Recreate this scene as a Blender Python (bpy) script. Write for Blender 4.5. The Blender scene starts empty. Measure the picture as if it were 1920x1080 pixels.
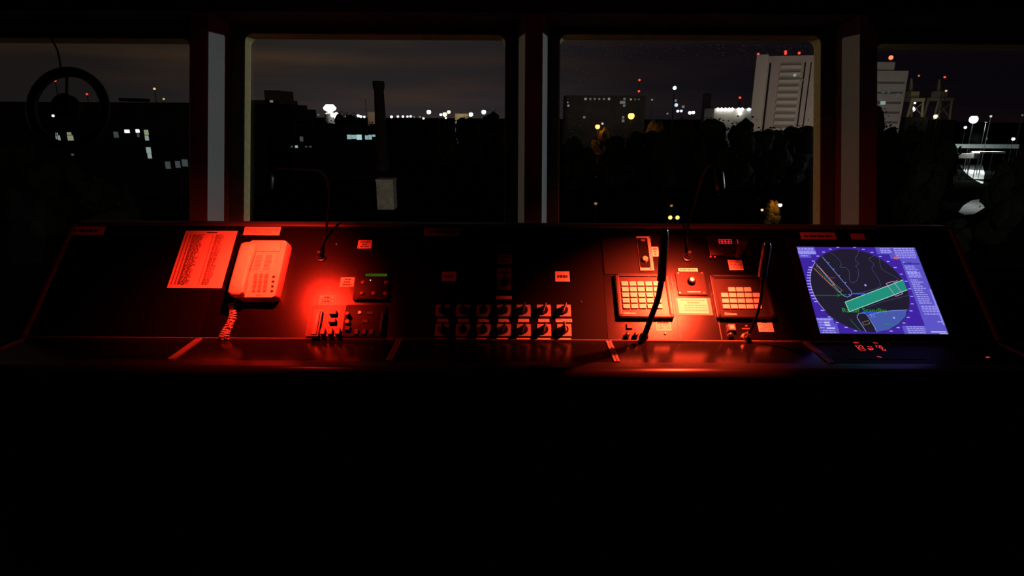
import bpy, bmesh, math, random
from mathutils import Vector, Matrix

# ------------------------------------------------------------------ camera
scene = bpy.context.scene
COL = scene.collection
PITCH, ROLL, FPX = math.radians(15.8), math.radians(0.33), 1150.0
EYE = Vector((0, 0, 1.65))
FWD = Vector((0, math.cos(PITCH), -math.sin(PITCH)))
UP0 = Vector((0, math.sin(PITCH), math.cos(PITCH)))
XAX = Vector((1, 0, 0))
RGT = XAX * math.cos(ROLL) + UP0 * math.sin(ROLL)
UPV = UP0 * math.cos(ROLL) - XAX * math.sin(ROLL)
cam_data = bpy.data.cameras.new('camera')
cam_data.sensor_width = 36.0
cam_data.lens = FPX / 1920 * 36.0
cam_data.clip_start, cam_data.clip_end = 0.05, 4000
cam = bpy.data.objects.new('camera', cam_data)
COL.objects.link(cam)
cam.matrix_world = Matrix((
    (RGT.x, UPV.x, -FWD.x, EYE.x), (RGT.y, UPV.y, -FWD.y, EYE.y),
    (RGT.z, UPV.z, -FWD.z, EYE.z), (0, 0, 0, 1)))
scene.camera = cam
vs = scene.view_settings
vs.view_transform, vs.look, vs.exposure, vs.gamma = 'Standard', 'None', 0.0, 1.0
vs.use_curve_mapping = False

# ------------------------------------------------------------------ world (city-lit night sky)
SKY = 1.0
world = bpy.data.worlds.new('night_sky')
scene.world = world
world.use_nodes = True
wn, wl = world.node_tree.nodes, world.node_tree.links
wn.clear()
def wnode(t, **kw):
    n = wn.new(t)
    for k, v in kw.items(): setattr(n, k, v)
    return n
tc = wnode('ShaderNodeTexCoord')
sep = wnode('ShaderNodeSeparateXYZ'); wl.new(tc.outputs['Generated'], sep.inputs[0])
# brightness by azimuth: the town glow sits ahead and to the left
azr = wnode('ShaderNodeMapRange'); azr.inputs[1].default_value = -0.9; azr.inputs[2].default_value = 0.9
wl.new(sep.outputs['X'], azr.inputs[0])
ramp = wnode('ShaderNodeValToRGB'); wl.new(azr.outputs[0], ramp.inputs[0])
cr = ramp.color_ramp
cr.elements[0].position = 0.0; cr.elements[0].color = (.010, .008, .008, 1)
cr.elements[1].position = 1.0; cr.elements[1].color = (.0015, .0010, .0022, 1)
for p, c in ((.18, (.012, .0095, .0085, 1)), (.34, (.0235, .0195, .017, 1)), (.48, (.019, .016, .0165, 1)),
             (.60, (.0085, .0065, .008, 1)), (.76, (.0035, .0025, .0040, 1))):
    e = cr.elements.new(p); e.color = c
# flat stretched clouds
mp = wnode('ShaderNodeMapping'); mp.inputs['Scale'].default_value = (2.2, 1.2, 22.0)
wl.new(tc.outputs['Generated'], mp.inputs[0])
nz = wnode('ShaderNodeTexNoise'); nz.inputs['Scale'].default_value = 1.6; nz.inputs['Detail'].default_value = 4
wl.new(mp.outputs[0], nz.inputs[0])
ramp2 = wnode('ShaderNodeValToRGB'); wl.new(nz.outputs[0], ramp2.inputs[0])
ramp2.color_ramp.elements[0].position = .42; ramp2.color_ramp.elements[0].color = (.86, .88, .95, 1)
ramp2.color_ramp.elements[1].position = .72; ramp2.color_ramp.elements[1].color = (1.65, 1.22, .92, 1)
mul = wnode('ShaderNodeMixRGB', blend_type='MULTIPLY'); mul.inputs[0].default_value = 1
wl.new(ramp.outputs[0], mul.inputs[1]); wl.new(ramp2.outputs[0], mul.inputs[2])
def wmath(op, a, b=None, c=None):
    n = wnode('ShaderNodeMath', operation=op)
    for i_, v in enumerate((a, b, c)):
        if v is None: continue
        if isinstance(v, (int, float)): n.inputs[i_].default_value = v
        else: wl.new(v, n.inputs[i_])
    return n.outputs[0]
def bump_fn(val, centre, width): return wmath('EXPONENT', wmath('MULTIPLY', wmath('POWER', wmath('ABSOLUTE', wmath('MULTIPLY', wmath('SUBTRACT', val, centre), 1 / width)), 2.0), -1.0))
wob = wmath('MULTIPLY_ADD', nz.outputs[0], .022, wmath('SUBTRACT', sep.outputs['Z'], .011))
streak = wmath('MULTIPLY', bump_fn(wob, .079, .0075), bump_fn(sep.outputs['X'], -.36, .13))
veil = wmath('MULTIPLY', bump_fn(wob, .13, .03), bump_fn(sep.outputs['X'], -.30, .25))
hor = wmath('MULTIPLY', bump_fn(sep.outputs['Z'], .0, .045), bump_fn(sep.outputs['X'], -.12, .35))
prev = mul.outputs[0]
for fac, colr in ((streak, (.019, .0085, .0022)), (veil, (.004, .0022, .0002)), (hor, (.0075, .0062, .0078))):
    ad = wnode('ShaderNodeMixRGB', blend_type='ADD'); ad.inputs[2].default_value = (*colr, 1)
    wl.new(fac, ad.inputs[0]); wl.new(prev, ad.inputs[1]); prev = ad.outputs[0]
bg = wnode('ShaderNodeBackground'); bg.inputs[1].default_value = SKY
wl.new(prev, bg.inputs[0])
wo = wnode('ShaderNodeOutputWorld'); wl.new(bg.outputs[0], wo.inputs[0])

# ------------------------------------------------------------------ lamp settings (the red lamps themselves are built with their fixtures)
RED_ONE, RED_TWO = (1.0, 0.017, 0.006), (1.0, 0.048, 0.016)
LAMP_ONE_W, LAMP_TWO_W = 80.0, 250.0
SIDE_COOL_W, SIDE_WARM_W = 16000.0, 7000.0  # power of the unseen side lights added for the pillars

def light(name, typ, loc, color, power, radius=.02, target=None, size=None, blend=.3, parent=None):
    d = bpy.data.lights.new(name, typ)
    d.color, d.energy = color, power
    d.shadow_soft_size = radius
    o = bpy.data.objects.new(name, d); COL.objects.link(o)
    o.location = loc
    if target is not None:
        q = (Vector(target) - Vector(loc)).to_track_quat('-Z', 'Y')
        o.rotation_euler = q.to_euler()
    if typ == 'SPOT':
        d.spot_size, d.spot_blend = size, blend
    if parent:
        o.parent = parent
        o.matrix_parent_inverse = parent_matrix(parent).inverted()
    return o

def parent_matrix(o):
    m = Matrix.Translation(o.location) @ o.rotation_euler.to_matrix().to_4x4()
    return m if o.parent is None else parent_matrix(o.parent) @ m

# ------------------------------------------------------------------ pixel <-> place
def ray(px, py):
    return FWD + RGT * ((px - 960) / FPX) + UPV * ((540 - py) / FPX)
def WP(px, py, Y):
    d = ray(px, py); return EYE + d * (Y / d.y)
THETA = math.radians(44)
P0 = Vector((0, 2.083, 0.867))
VAX = Vector((0, math.cos(THETA), math.sin(THETA)))
NAX = Vector((0, -math.sin(THETA), math.cos(THETA)))
def PN(px, py, h=0.0):
    d = ray(px, py); t = ((P0 + NAX * h - EYE).dot(NAX)) / d.dot(NAX)
    p = EYE + d * t - P0
    return p.x, p.dot(VAX)
def panel_point(u, v, h=0.0): return P0 + XAX * u + VAX * v + NAX * h
TRAY_Z = 0.867
def TN(px, py, z=TRAY_Z):
    d = ray(px, py); t = (z - EYE.z) / d.z
    p = EYE + d * t; return p.x, p.y
D_WALL = 2.75
def wall_ab(px, py, D=D_WALL):      # coordinates in the leaning window wall
    p = ray(px, py) * D
    return p.x, p.dot(UP0)
def wall_pt(a, b, c=0.0):           # c metres towards the viewer
    return EYE + FWD * (D_WALL - c) + XAX * a + UP0 * b
WALL_ROT = Matrix((XAX, UP0, -FWD)).transposed()

# ------------------------------------------------------------------ materials
MATS = {}
def mat(name, color=(.5, .5, .5), rough=.5, metal=0.0, spec=.5, emit=None, strength=0.0, var=0.0, vscale=30.0, bump=0.0, bscale=200.0, coat=0.0):
    if name in MATS: return MATS[name]
    m = bpy.data.materials.new(name); m.use_nodes = True
    nt = m.node_tree; b = nt.nodes['Principled BSDF']
    b.inputs['Base Color'].default_value = (*color, 1)
    b.inputs['Roughness'].default_value = rough
    b.inputs['Metallic'].default_value = metal
    b.inputs['Specular IOR Level'].default_value = spec
    b.inputs['Coat Weight'].default_value = coat
    if emit is not None:
        b.inputs['Emission Color'].default_value = (*emit, 1)
        b.inputs['Emission Strength'].default_value = strength
    if var or bump:
        t = nt.nodes.new('ShaderNodeTexCoord')
        if var:
            n = nt.nodes.new('ShaderNodeTexNoise'); n.inputs['Scale'].default_value = vscale; n.inputs['Detail'].default_value = 3
            nt.links.new(t.outputs['Object'], n.inputs[0])
            r = nt.nodes.new('ShaderNodeValToRGB'); nt.links.new(n.outputs[0], r.inputs[0])
            r.color_ramp.elements[0].color = (*[c * (1 - var) for c in color], 1)
            r.color_ramp.elements[1].color = (*[min(1, c * (1 + var)) for c in color], 1)
            r.color_ramp.elements[0].position = .3; r.color_ramp.elements[1].position = .7
            nt.links.new(r.outputs[0], b.inputs['Base Color'])
        if bump:
            n2 = nt.nodes.new('ShaderNodeTexNoise'); n2.inputs['Scale'].default_value = bscale; n2.inputs['Detail'].default_value = 2
            nt.links.new(t.outputs['Object'], n2.inputs[0])
            bp = nt.nodes.new('ShaderNodeBump'); bp.inputs['Strength'].default_value = bump; bp.inputs['Distance'].default_value = .001
            nt.links.new(n2.outputs[0], bp.inputs['Height']); nt.links.new(bp.outputs[0], b.inputs['Normal'])
    MATS[name] = m
    return m
def emis(name, color=(1, 1, 1), strength=1.0):
    if name in MATS: return MATS[name]
    m = bpy.data.materials.new(name); m.use_nodes = True
    nt = m.node_tree; nt.nodes.clear()
    e = nt.nodes.new('ShaderNodeEmission'); e.inputs[0].default_value = (*color, 1); e.inputs[1].default_value = strength
    o = nt.nodes.new('ShaderNodeOutputMaterial'); nt.links.new(e.outputs[0], o.inputs[0])
    MATS[name] = m
    return m
def srgb(r, g, b):
    f = lambda c: (c / 255 / 12.92) if c / 255 <= .04045 else ((c / 255 + .055) / 1.055) ** 2.4
    return f(r), f(g), f(b)
def glass_mat():
    m = bpy.data.materials.new('window_glass'); m.use_nodes = True
    nt = m.node_tree; nt.nodes.clear()
    tr = nt.nodes.new('ShaderNodeBsdfTransparent'); tr.inputs[0].default_value = (.95, .96, .96, 1)
    gl = nt.nodes.new('ShaderNodeBsdfGlossy'); gl.inputs['Roughness'].default_value = .02
    lwt = nt.nodes.new('ShaderNodeLayerWeight'); lwt.inputs[0].default_value = .5
    pw = nt.nodes.new('ShaderNodeMath'); pw.operation = 'POWER'; pw.inputs[1].default_value = 5
    fr = nt.nodes.new('ShaderNodeMath'); fr.operation = 'MULTIPLY_ADD'; fr.inputs[1].default_value = .7; fr.inputs[2].default_value = .03
    nt.links.new(lwt.outputs['Facing'], pw.inputs[0]); nt.links.new(pw.outputs[0], fr.inputs[0])
    mx = nt.nodes.new('ShaderNodeMixShader'); o = nt.nodes.new('ShaderNodeOutputMaterial')
    nt.links.new(fr.outputs[0], mx.inputs[0]); nt.links.new(tr.outputs[0], mx.inputs[1]); nt.links.new(gl.outputs[0], mx.inputs[2])
    nt.links.new(mx.outputs[0], o.inputs[0])
    return m

M_paint   = mat('bridge_paint', (.30, .29, .28), .6, var=.05, vscale=6)
M_wall    = mat('wall_paint', (.11, .105, .11), .6, var=.06, vscale=5)
M_ceil    = mat('ceiling_panel', (.05, .045, .055), .7, var=.08, vscale=4)
M_floor   = mat('floor_vinyl', (.02, .02, .022), .5, var=.2, vscale=12)
M_gasket  = mat('yellow_window_frame', (.50, .42, .17), .55, var=.15, vscale=40, bump=.15, bscale=90)  # frame and jambs share one yellow base colour
M_black   = mat('black_panel', (.0025, .0025, .0027), .6, spec=.08, bump=.15, bscale=700)
M_grey    = mat('grey_hammered_panel', (.0028, .0028, .0030), .28, spec=.3, var=.25, vscale=500, bump=.3, bscale=520)
M_body    = mat('console_body', (.010, .010, .011), .55, spec=.3)
M_trim    = mat('console_trim', (.13, .125, .12), .5, spec=.5)
M_traydull = mat('matte_black_tray', (.005, .005, .005), .55, spec=.08)
M_tray    = mat('gloss_black_tray', (.004, .004, .004), .2, spec=.22)
M_nose    = mat('nosing_vinyl', (.013, .0125, .012), .30, spec=.22)
M_module  = mat('module_grey', (.10, .097, .094), .45, spec=.5, bump=.2, bscale=500)
M_bezel   = mat('intercom_bezel', (.014, .0135, .013), .38, spec=.35)
M_key     = mat('intercom_key', (.62, .60, .56), .45, spec=.5)
M_paper   = mat('paper', (.74, .73, .70), .75, spec=.2)
M_lamin   = mat('laminated_card', (.72, .70, .64), .5, spec=.5, coat=1.0)
M_ink     = mat('print_ink', (.02, .02, .022), .7, spec=.2)
M_inkgrey = mat('faded_print', (.07, .07, .07), .8, spec=.1)
M_phone   = mat('phone_plastic', (.66, .62, .55), .38, spec=.5)
M_phkey   = mat('phone_key', (.34, .31, .28), .45)
M_cord    = mat('phone_cord', (.60, .55, .48), .45)
M_rubber  = mat('black_rubber', (.003, .003, .003), .6, spec=.06)
M_blackpl = mat('black_plastic', (.008, .008, .009), .35, spec=.45)
M_metal   = mat('brushed_metal', (.55, .54, .52), .3, metal=1.0)
M_chrome  = mat('dark_chrome', (.25, .25, .26), .22, metal=1.0)
M_whitepl = mat('pale_plastic', (.60, .58, .55), .5)
M_glass   = glass_mat()

# ------------------------------------------------------------------ mesh helpers
def obj(name, bm, m, parent=None, smooth=False):
    me = bpy.data.meshes.new(name)
    bmesh.ops.recalc_face_normals(bm, faces=bm.faces[:])
    bm.to_mesh(me); bm.free()
    if smooth:
        for p in me.polygons: p.use_smooth = True
        me.set_sharp_from_angle(angle=math.radians(40))
    me.materials.append(m)
    o = bpy.data.objects.new(name, me); COL.objects.link(o)
    if parent is not None: o.parent = parent
    return o
def thing(name, label, cat, loc=(0, 0, 0), rot=(0, 0, 0), group=None):
    o = bpy.data.objects.new(name, None); COL.objects.link(o)
    o.empty_display_size = .05
    o.location = loc; o.rotation_euler = rot
    return tag(o, label, cat, group)
def tag(o, label, cat, group=None):
    o['label'] = label; o['category'] = cat
    if group: o['group'] = group
    return o
def struct(o):
    o['kind'] = 'structure'; return o
def copy_tree(o, parent=None):
    c = o.copy(); COL.objects.link(c)
    if parent is not None: c.parent = parent
    for ch in list(o.children): copy_tree(ch, c)
    return c
NB = bmesh.new
def box(bm, x0, x1, y0, y1, z0, z1, bev=0.0, seg=2):
    b2 = NB()
    vs_ = [b2.verts.new((x, y, z)) for z in (z0, z1) for y in (y0, y1) for x in (x0, x1)]
    for f in ((0, 1, 3, 2), (4, 6, 7, 5), (0, 4, 5, 1), (1, 5, 7, 3), (3, 7, 6, 2), (2, 6, 4, 0)):
        b2.faces.new([vs_[i] for i in f])
    if bev: bmesh.ops.bevel(b2, geom=b2.edges[:], offset=bev, segments=seg, affect='EDGES', profile=.5)
    merge(bm, b2); return bm
def merge(bm, b2, mtx=None):
    if mtx is not None: bmesh.ops.transform(b2, matrix=mtx, verts=b2.verts[:])
    me = bpy.data.meshes.new('tmp'); b2.to_mesh(me); b2.free()
    bm.from_mesh(me); bpy.data.meshes.remove(me)
def frame_of(t):
    t = Vector(t).normalized()
    a = Vector((0, 0, 1)) if abs(t.z) < .9 else Vector((1, 0, 0))
    x = t.cross(a).normalized(); return x, t.cross(x).normalized()
def tube(bm, pts, r, seg=10, cap=True, ref=None):
    pts = [Vector(p) for p in pts]; n = len(pts)
    rs = r if isinstance(r, (list, tuple)) else [r] * n
    rings = []; x = None
    for i, p in enumerate(pts):
        t = (pts[min(i + 1, n - 1)] - pts[max(i - 1, 0)]).normalized()
        if x is None: x, _ = frame_of(t)
        x = (x - t * x.dot(t)).normalized(); y = t.cross(x)
        rings.append([bm.verts.new(p + (x * math.cos(2 * math.pi * k / seg) + y * math.sin(2 * math.pi * k / seg)) * rs[i]) for k in range(seg)])
    for a, b in zip(rings, rings[1:]):
        for k in range(seg): bm.faces.new((a[k], a[(k + 1) % seg], b[(k + 1) % seg], b[k]))
    if cap: bm.faces.new(rings[0][::-1]); bm.faces.new(rings[-1])
    return bm
def cyl(bm, p0, p1, r0, r1=None, seg=20):
    return tube(bm, [p0, p1], [r0, r0 if r1 is None else r1], seg)
def lathe(bm, prof, seg=24, org=(0, 0, 0), axis=None):
    """prof: (radius, height) list around local z"""
    b2 = NB(); rings = []
    for r, z in prof:
        rings.append([b2.verts.new((max(r, 1e-5) * math.cos(2 * math.pi * k / seg), max(r, 1e-5) * math.sin(2 * math.pi * k / seg), z)) for k in range(seg)])
    for a, b in zip(rings, rings[1:]):
        for k in range(seg): b2.faces.new((a[k], a[(k + 1) % seg], b[(k + 1) % seg], b[k]))
    b2.faces.new(rings[0][::-1]); b2.faces.new(rings[-1])
    mt = Matrix.Translation(org)
    if axis is not None: mt = mt @ Vector(axis).to_track_quat('Z', 'Y').to_matrix().to_4x4()
    merge(bm, b2, mt); return bm
def prism(bm, poly, z0, z1, bev=0.0):
    """poly in xy, extruded in z"""
    b2 = NB()
    lo = [b2.verts.new((x, y, z0)) for x, y in poly]; hi = [b2.verts.new((x, y, z1)) for x, y in poly]
    n = len(poly)
    b2.faces.new(lo[::-1]); top = b2.faces.new(hi)
    for i in range(n): b2.faces.new((lo[i], lo[(i + 1) % n], hi[(i + 1) % n], hi[i]))
    if bev: bmesh.ops.bevel(b2, geom=top.edges[:], offset=bev, segments=3, affect='EDGES', profile=.5)
    merge(bm, b2); return bm
def rrect(x0, x1, y0, y1, r, n=6):
    out = []
    for cx, cy, a in ((x1 - r, y0 + r, -90), (x1 - r, y1 - r, 0), (x0 + r, y1 - r, 90), (x0 + r, y0 + r, 180)):
        for k in range(n + 1):
            t = math.radians(a + 90 * k / n); out.append((cx + r * math.cos(t), cy + r * math.sin(t)))
    return out
def ring_prism(bm, outer, inner, z0, z1):
    n = len(outer)
    V = [[bm.verts.new((x, y, z)) for x, y in lp] for lp in (outer, inner) for z in (z0, z1)]
    ol, oh, il, ih = V
    for i in range(n):
        j = (i + 1) % n
        bm.faces.new((ol[i], ol[j], oh[j], oh[i])); bm.faces.new((il[j], il[i], ih[i], ih[j]))
        bm.faces.new((oh[i], oh[j], ih[j], ih[i])); bm.faces.new((ol[j], ol[i], il[i], il[j]))
    return bm
def profile_x(bm, prof, x0, x1):
    """prof in (y,z), extruded along x"""
    a = [bm.verts.new((x0, y, z)) for y, z in prof]; b = [bm.verts.new((x1, y, z)) for y, z in prof]
    n = len(prof)
    bm.faces.new(a); bm.faces.new(b[::-1])
    for i in range(n): bm.faces.new((a[i], b[i], b[(i + 1) % n], a[(i + 1) % n]))
    return bm
def quad(bm, pts):
    bm.faces.new([bm.verts.new(p) for p in pts]); return bm
def spline(pts, n=8):
    pts = [Vector(p) for p in pts]; out = []
    P = [pts[0] * 2 - pts[1]] + pts + [pts[-1] * 2 - pts[-2]]
    for i in range(1, len(P) - 2):
        for k in range(n):
            t = k / n; a, b, c, d = P[i - 1], P[i], P[i + 1], P[i + 2]
            out.append(.5 * ((2 * b) + (c - a) * t + (2 * a - 5 * b + 4 * c - d) * t * t + (3 * b - a - 3 * c + d) * t ** 3))
    out.append(pts[-1]); return out
_font_cache = {}
def text_bm(bm, s, x, y, size, z=0.0, align='CENTER', width=None, bold=0.0, depth=0.0):
    """flat lettering in local xy, baseline at y"""
    key = (s, size, align, bold, depth)
    cu = bpy.data.curves.new('txt', 'FONT'); cu.body = s; cu.size = size; cu.align_x = align; cu.offset = bold
    cu.extrude = depth; cu.resolution_u = 2
    o = bpy.data.objects.new('txt', cu); COL.objects.link(o)
    dg = bpy.context.evaluated_depsgraph_get(); dg.update()
    me = bpy.data.meshes.new_from_object(o.evaluated_get(dg))
    b2 = NB(); b2.from_mesh(me)
    bpy.data.objects.remove(o); bpy.data.curves.remove(cu); bpy.data.meshes.remove(me)
    sx = 1.0
    if width and b2.verts:
        xs = [v.co.x for v in b2.verts]; w = max(xs) - min(xs)
        if w > 0: sx = width / w
    merge(bm, b2, Matrix.Translation((x, y, z)) @ Matrix.Diagonal((sx, 1, 1, 1)))
    return bm
def strip(bm, pts, w, z=0.0, closed=False):
    """flat line of width w through local xy points"""
    pts = [Vector((p[0], p[1])) for p in pts]
    if closed: pts = pts + [pts[0]]
    for a, b in zip(pts, pts[1:]):
        d = (b - a)
        if d.length < 1e-7: continue
        d.normalize(); nrm = Vector((-d.y, d.x)) * w / 2; e = d * w * .35
        quad(bm, [(*(a - e - nrm), z), (*(b + e - nrm), z), (*(b + e + nrm), z), (*(a - e + nrm), z)])
    return bm
def on_panel(name, label, cat, px, py, group=None, h=0.0):
    u, v = PN(px, py)
    return thing(name, label, cat, panel_point(u, v, h), (THETA, 0, 0), group), (u, v)
def local(org, px, py, h=0.0):
    u, v = PN(px, py, h); return u - org[0], v - org[1]
def lrect(org, x0, y0, x1, y1, h=0.0):
    """pixel box -> local rectangle on the panel (uses the mid-lines, so it stays square)"""
    xm, ym = (x0 + x1) / 2, (y0 + y1) / 2
    ul, ur = local(org, x0, ym, h)[0], local(org, x1, ym, h)[0]
    vb, vt = local(org, xm, y1, h)[1], local(org, xm, y0, h)[1]
    return ul, ur, vb, vt
ORD = ['first', 'second', 'third', 'fourth', 'fifth', 'sixth', 'seventh', 'eighth', 'ninth', 'tenth', 'eleventh', 'twelfth']

# ================================================================== ROOM
def loop_edges(bm, pts, z=0):
    v = [bm.verts.new((x, y, z)) for x, y in pts]
    return [bm.edges.new((v[i], v[(i + 1) % len(v)])) for i in range(len(v))]
win_px = [(-130, 355, 72, 492), (459, 946, 65, 493), (1049, 1537, 66.5, 495), (1640, 2125, 84, 501)]
WINS = []
for x0, x1, yt, yb in win_px:
    xm, ym = (x0 + x1) / 2, (yt + yb) / 2
    WINS.append((wall_ab(x0, ym)[0], wall_ab(x1, ym)[0], wall_ab(xm, yb)[1], wall_ab(xm, yt)[1]))
HALF_W = 3.7
B_LOW = (0.95 - (EYE + FWD * D_WALL).z) / UP0.z
B_TOP = (2.42 - (EYE + FWD * D_WALL).z) / UP0.z
THICK = .055
bm = NB()
edges = loop_edges(bm, [(-HALF_W, B_LOW), (HALF_W, B_LOW), (HALF_W, B_TOP), (-HALF_W, B_TOP)])
for a0, a1, b0, b1 in WINS:
    edges += loop_edges(bm, rrect(a0 - .006, a1 + .006, b0 - .006, b1 + .006, .04))
bmesh.ops.triangle_fill(bm, use_beauty=True, use_dissolve=False, edges=edges)
ext = bmesh.ops.extrude_face_region(bm, geom=bm.faces[:])
bmesh.ops.translate(bm, vec=(0, 0, -THICK), verts=[e for e in ext['geom'] if isinstance(e, bmesh.types.BMVert)])
wf = struct(obj('wall_front', bm, M_wall))
wf.matrix_world = Matrix.Translation(EYE + FWD * D_WALL) @ WALL_ROT.to_4x4()
wall_mtx = wf.matrix_world.copy()
for i, (a0, a1, b0, b1) in enumerate(WINS):
    w = thing('window_%d' % (i + 1), '', '')
    del w['label']; del w['category']; struct(w)
    w.matrix_world = wall_mtx
    bm = NB()
    ring_prism(bm, rrect(a0 - .0055, a1 + .0055, b0 - .0055, b1 + .0055, .04), rrect(a0, a1, b0, b1, .036), -THICK - .004, .003)
    obj('window_frame', bm, M_gasket, w, True)
    bm = NB(); prism(bm, rrect(a0 + .0005, a1 - .0005, b0 + .0005, b1 - .0005, .036), -THICK + .004, -THICK + .010)
    obj('pane', bm, M_glass, w)
    if i == 2:      # drops on the third pane, refracted sparkle put into a pale translucent colour
        rnd = random.Random(5); bm = NB()
        for k in range(260):
            a = rnd.uniform(a0 + .01, a1 - .02)
            b = b1 - .02 - abs(rnd.gauss(0, .035)) if k < 190 else rnd.uniform(b0 + .2, b1)
            if k > 225: a = a0 + .02 + abs(rnd.gauss(0, .06)); b = b1 - rnd.uniform(.05, .55)
            r = rnd.choice((.0007, .0010, .0013, .0020))
            lathe(bm, [(r, 0), (r * .8, r * .5), (r * .2, r * .8)], 6, (min(a, a1 - .004), min(b, b1 - .004), -THICK - .0))
        ms_ = bpy.data.materials.new('drop_sparkle'); ms_.use_nodes = True; ms_.node_tree.nodes.clear()
        tl_ = ms_.node_tree.nodes.new('ShaderNodeBsdfTranslucent'); tl_.inputs[0].default_value = (.7, .7, .62, 1)
        to_ = ms_.node_tree.nodes.new('ShaderNodeOutputMaterial'); ms_.node_tree.links.new(tl_.outputs[0], to_.inputs[0])
        dr = obj('spray_drops', bm, ms_, w)
        dr.location = (0, 0, .010)
        dr['kind'] = 'stuff'; dr['label'] = 'small glinting spray drops on the pane'
# pillars between the windows: trapezoid section, narrow face to the room
SOFF = wall_ab(960, 49)[1]
for k, cpx in enumerate((-560.5 - 597, -560.5, 36.7, 634.5, 634.5 + 597)):
    X = cpx * D_WALL / FPX
    bm = NB(); b0 = B_LOW + .02
    prism_pts = [(X - .0705, 0), (X - .0376, .13), (X + .0376, .13), (X + .0705, 0)]
    lo = [bm.verts.new((x, b0, z)) for x, z in prism_pts]; hi = [bm.verts.new((x, SOFF, z)) for x, z in prism_pts]
    bm.faces.new(lo); bm.faces.new(hi[::-1])
    for i in range(4): bm.faces.new((lo[i], hi[i], hi[(i + 1) % 4], lo[(i + 1) % 4]))
    p = struct(obj('trim_%d' % (k + 1), bm, M_paint)); p.matrix_world = wall_mtx
# header box above the windows
bm = NB(); box(bm, -HALF_W, HALF_W, SOFF, B_TOP - .05, .0005, .135)
hd = struct(obj('trim_6', bm, M_ceil)); hd.matrix_world = wall_mtx
# lower wall, floor, ceiling, sides, rear
yl = wall_pt(0, B_LOW).y
struct(obj('wall_lower', box(NB(), -HALF_W, HALF_W, yl, yl + .06, 0, .95), M_wall))
struct(obj('floor', box(NB(), -HALF_W, HALF_W, -2.6, yl + .06, -.1, 0), M_floor))
struct(obj('ceiling', box(NB(), -HALF_W, HALF_W, -2.6, wall_pt(0, B_TOP).y + .06, 2.40, 2.5), M_ceil))
for nm, x0, x1 in (('wall_left', -HALF_W - .08, -HALF_W), ('wall_right', HALF_W, HALF_W + .08)):
    struct(obj(nm, profile_x(NB(), [(-2.6, 0), (yl + .06, 0), (yl + .06, .95), (wall_pt(0, B_TOP).y + .06, 2.5), (-2.6, 2.5)], x0, x1), M_wall))
struct(obj('wall_rear', box(NB(), -HALF_W - .08, HALF_W + .08, -2.7, -2.6, 0, 2.5), M_wall))

# clear-view screen on the first window
ca, cb = wall_ab(118, 200)
cv = thing('clear_view_screen', 'round black clear-view screen with hub motor on the leftmost window', 'clear-view screen')
cv.matrix_world = wall_mtx @ Matrix.Translation((ca, cb, -THICK + .0102))
ro, ri = 79 * D_WALL / FPX, 62 * D_WALL / FPX
M_cvs = mat('clear_view_black', (.005, .005, .005), .75, spec=.1)
bm = NB(); prof = [(ri, 0), (ro - .012, 0), (ro, .008), (ro, .018), (ro - .008, .024), (ri + .006, .024), (ri, .020)]
rings = []
for r, z in prof + [prof[0]]:
    rings.append([bm.verts.new((r * math.cos(2 * math.pi * k / 56), r * math.sin(2 * math.pi * k / 56), z)) for k in range(56)])
for a, b in zip(rings, rings[1:]):
    for k in range(56): bm.faces.new((a[k], a[(k + 1) % 56], b[(k + 1) % 56], b[k]))
bmesh.ops.remove_doubles(bm, verts=bm.verts[:], dist=1e-6)
obj('ring', bm, M_cvs, cv, True)
bm = NB(); lathe(bm, [(ri, .010), (ri, .014)], 48); obj('spinning_glass', bm, M_glass, cv)
bm = NB(); lathe(bm, [(.044, .016), (.052, .022), (.052, .06), (.042, .075), (.02, .078)], 28, (.012, .004, 0)); obj('motor', bm, M_cvs, cv, True)
bm = NB(); box(bm, -.004, .004, .04, ri + .004, .018, .026); obj('support_bar', bm, M_cvs, cv)
def cvl(px, py, z):
    a, b = wall_ab(px, py, D_WALL - z + .04); return a - ca, b - cb, z
bm = NB(); tube(bm, spline([cvl(86, 52, .10), cvl(95, 72, .06), cvl(106, 94, .04), cvl(111, 118, .03), cvl(112, 128, .028)], 6), .0045, 8)
obj('power_cable', bm, M_cvs, cv, True)

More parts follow.
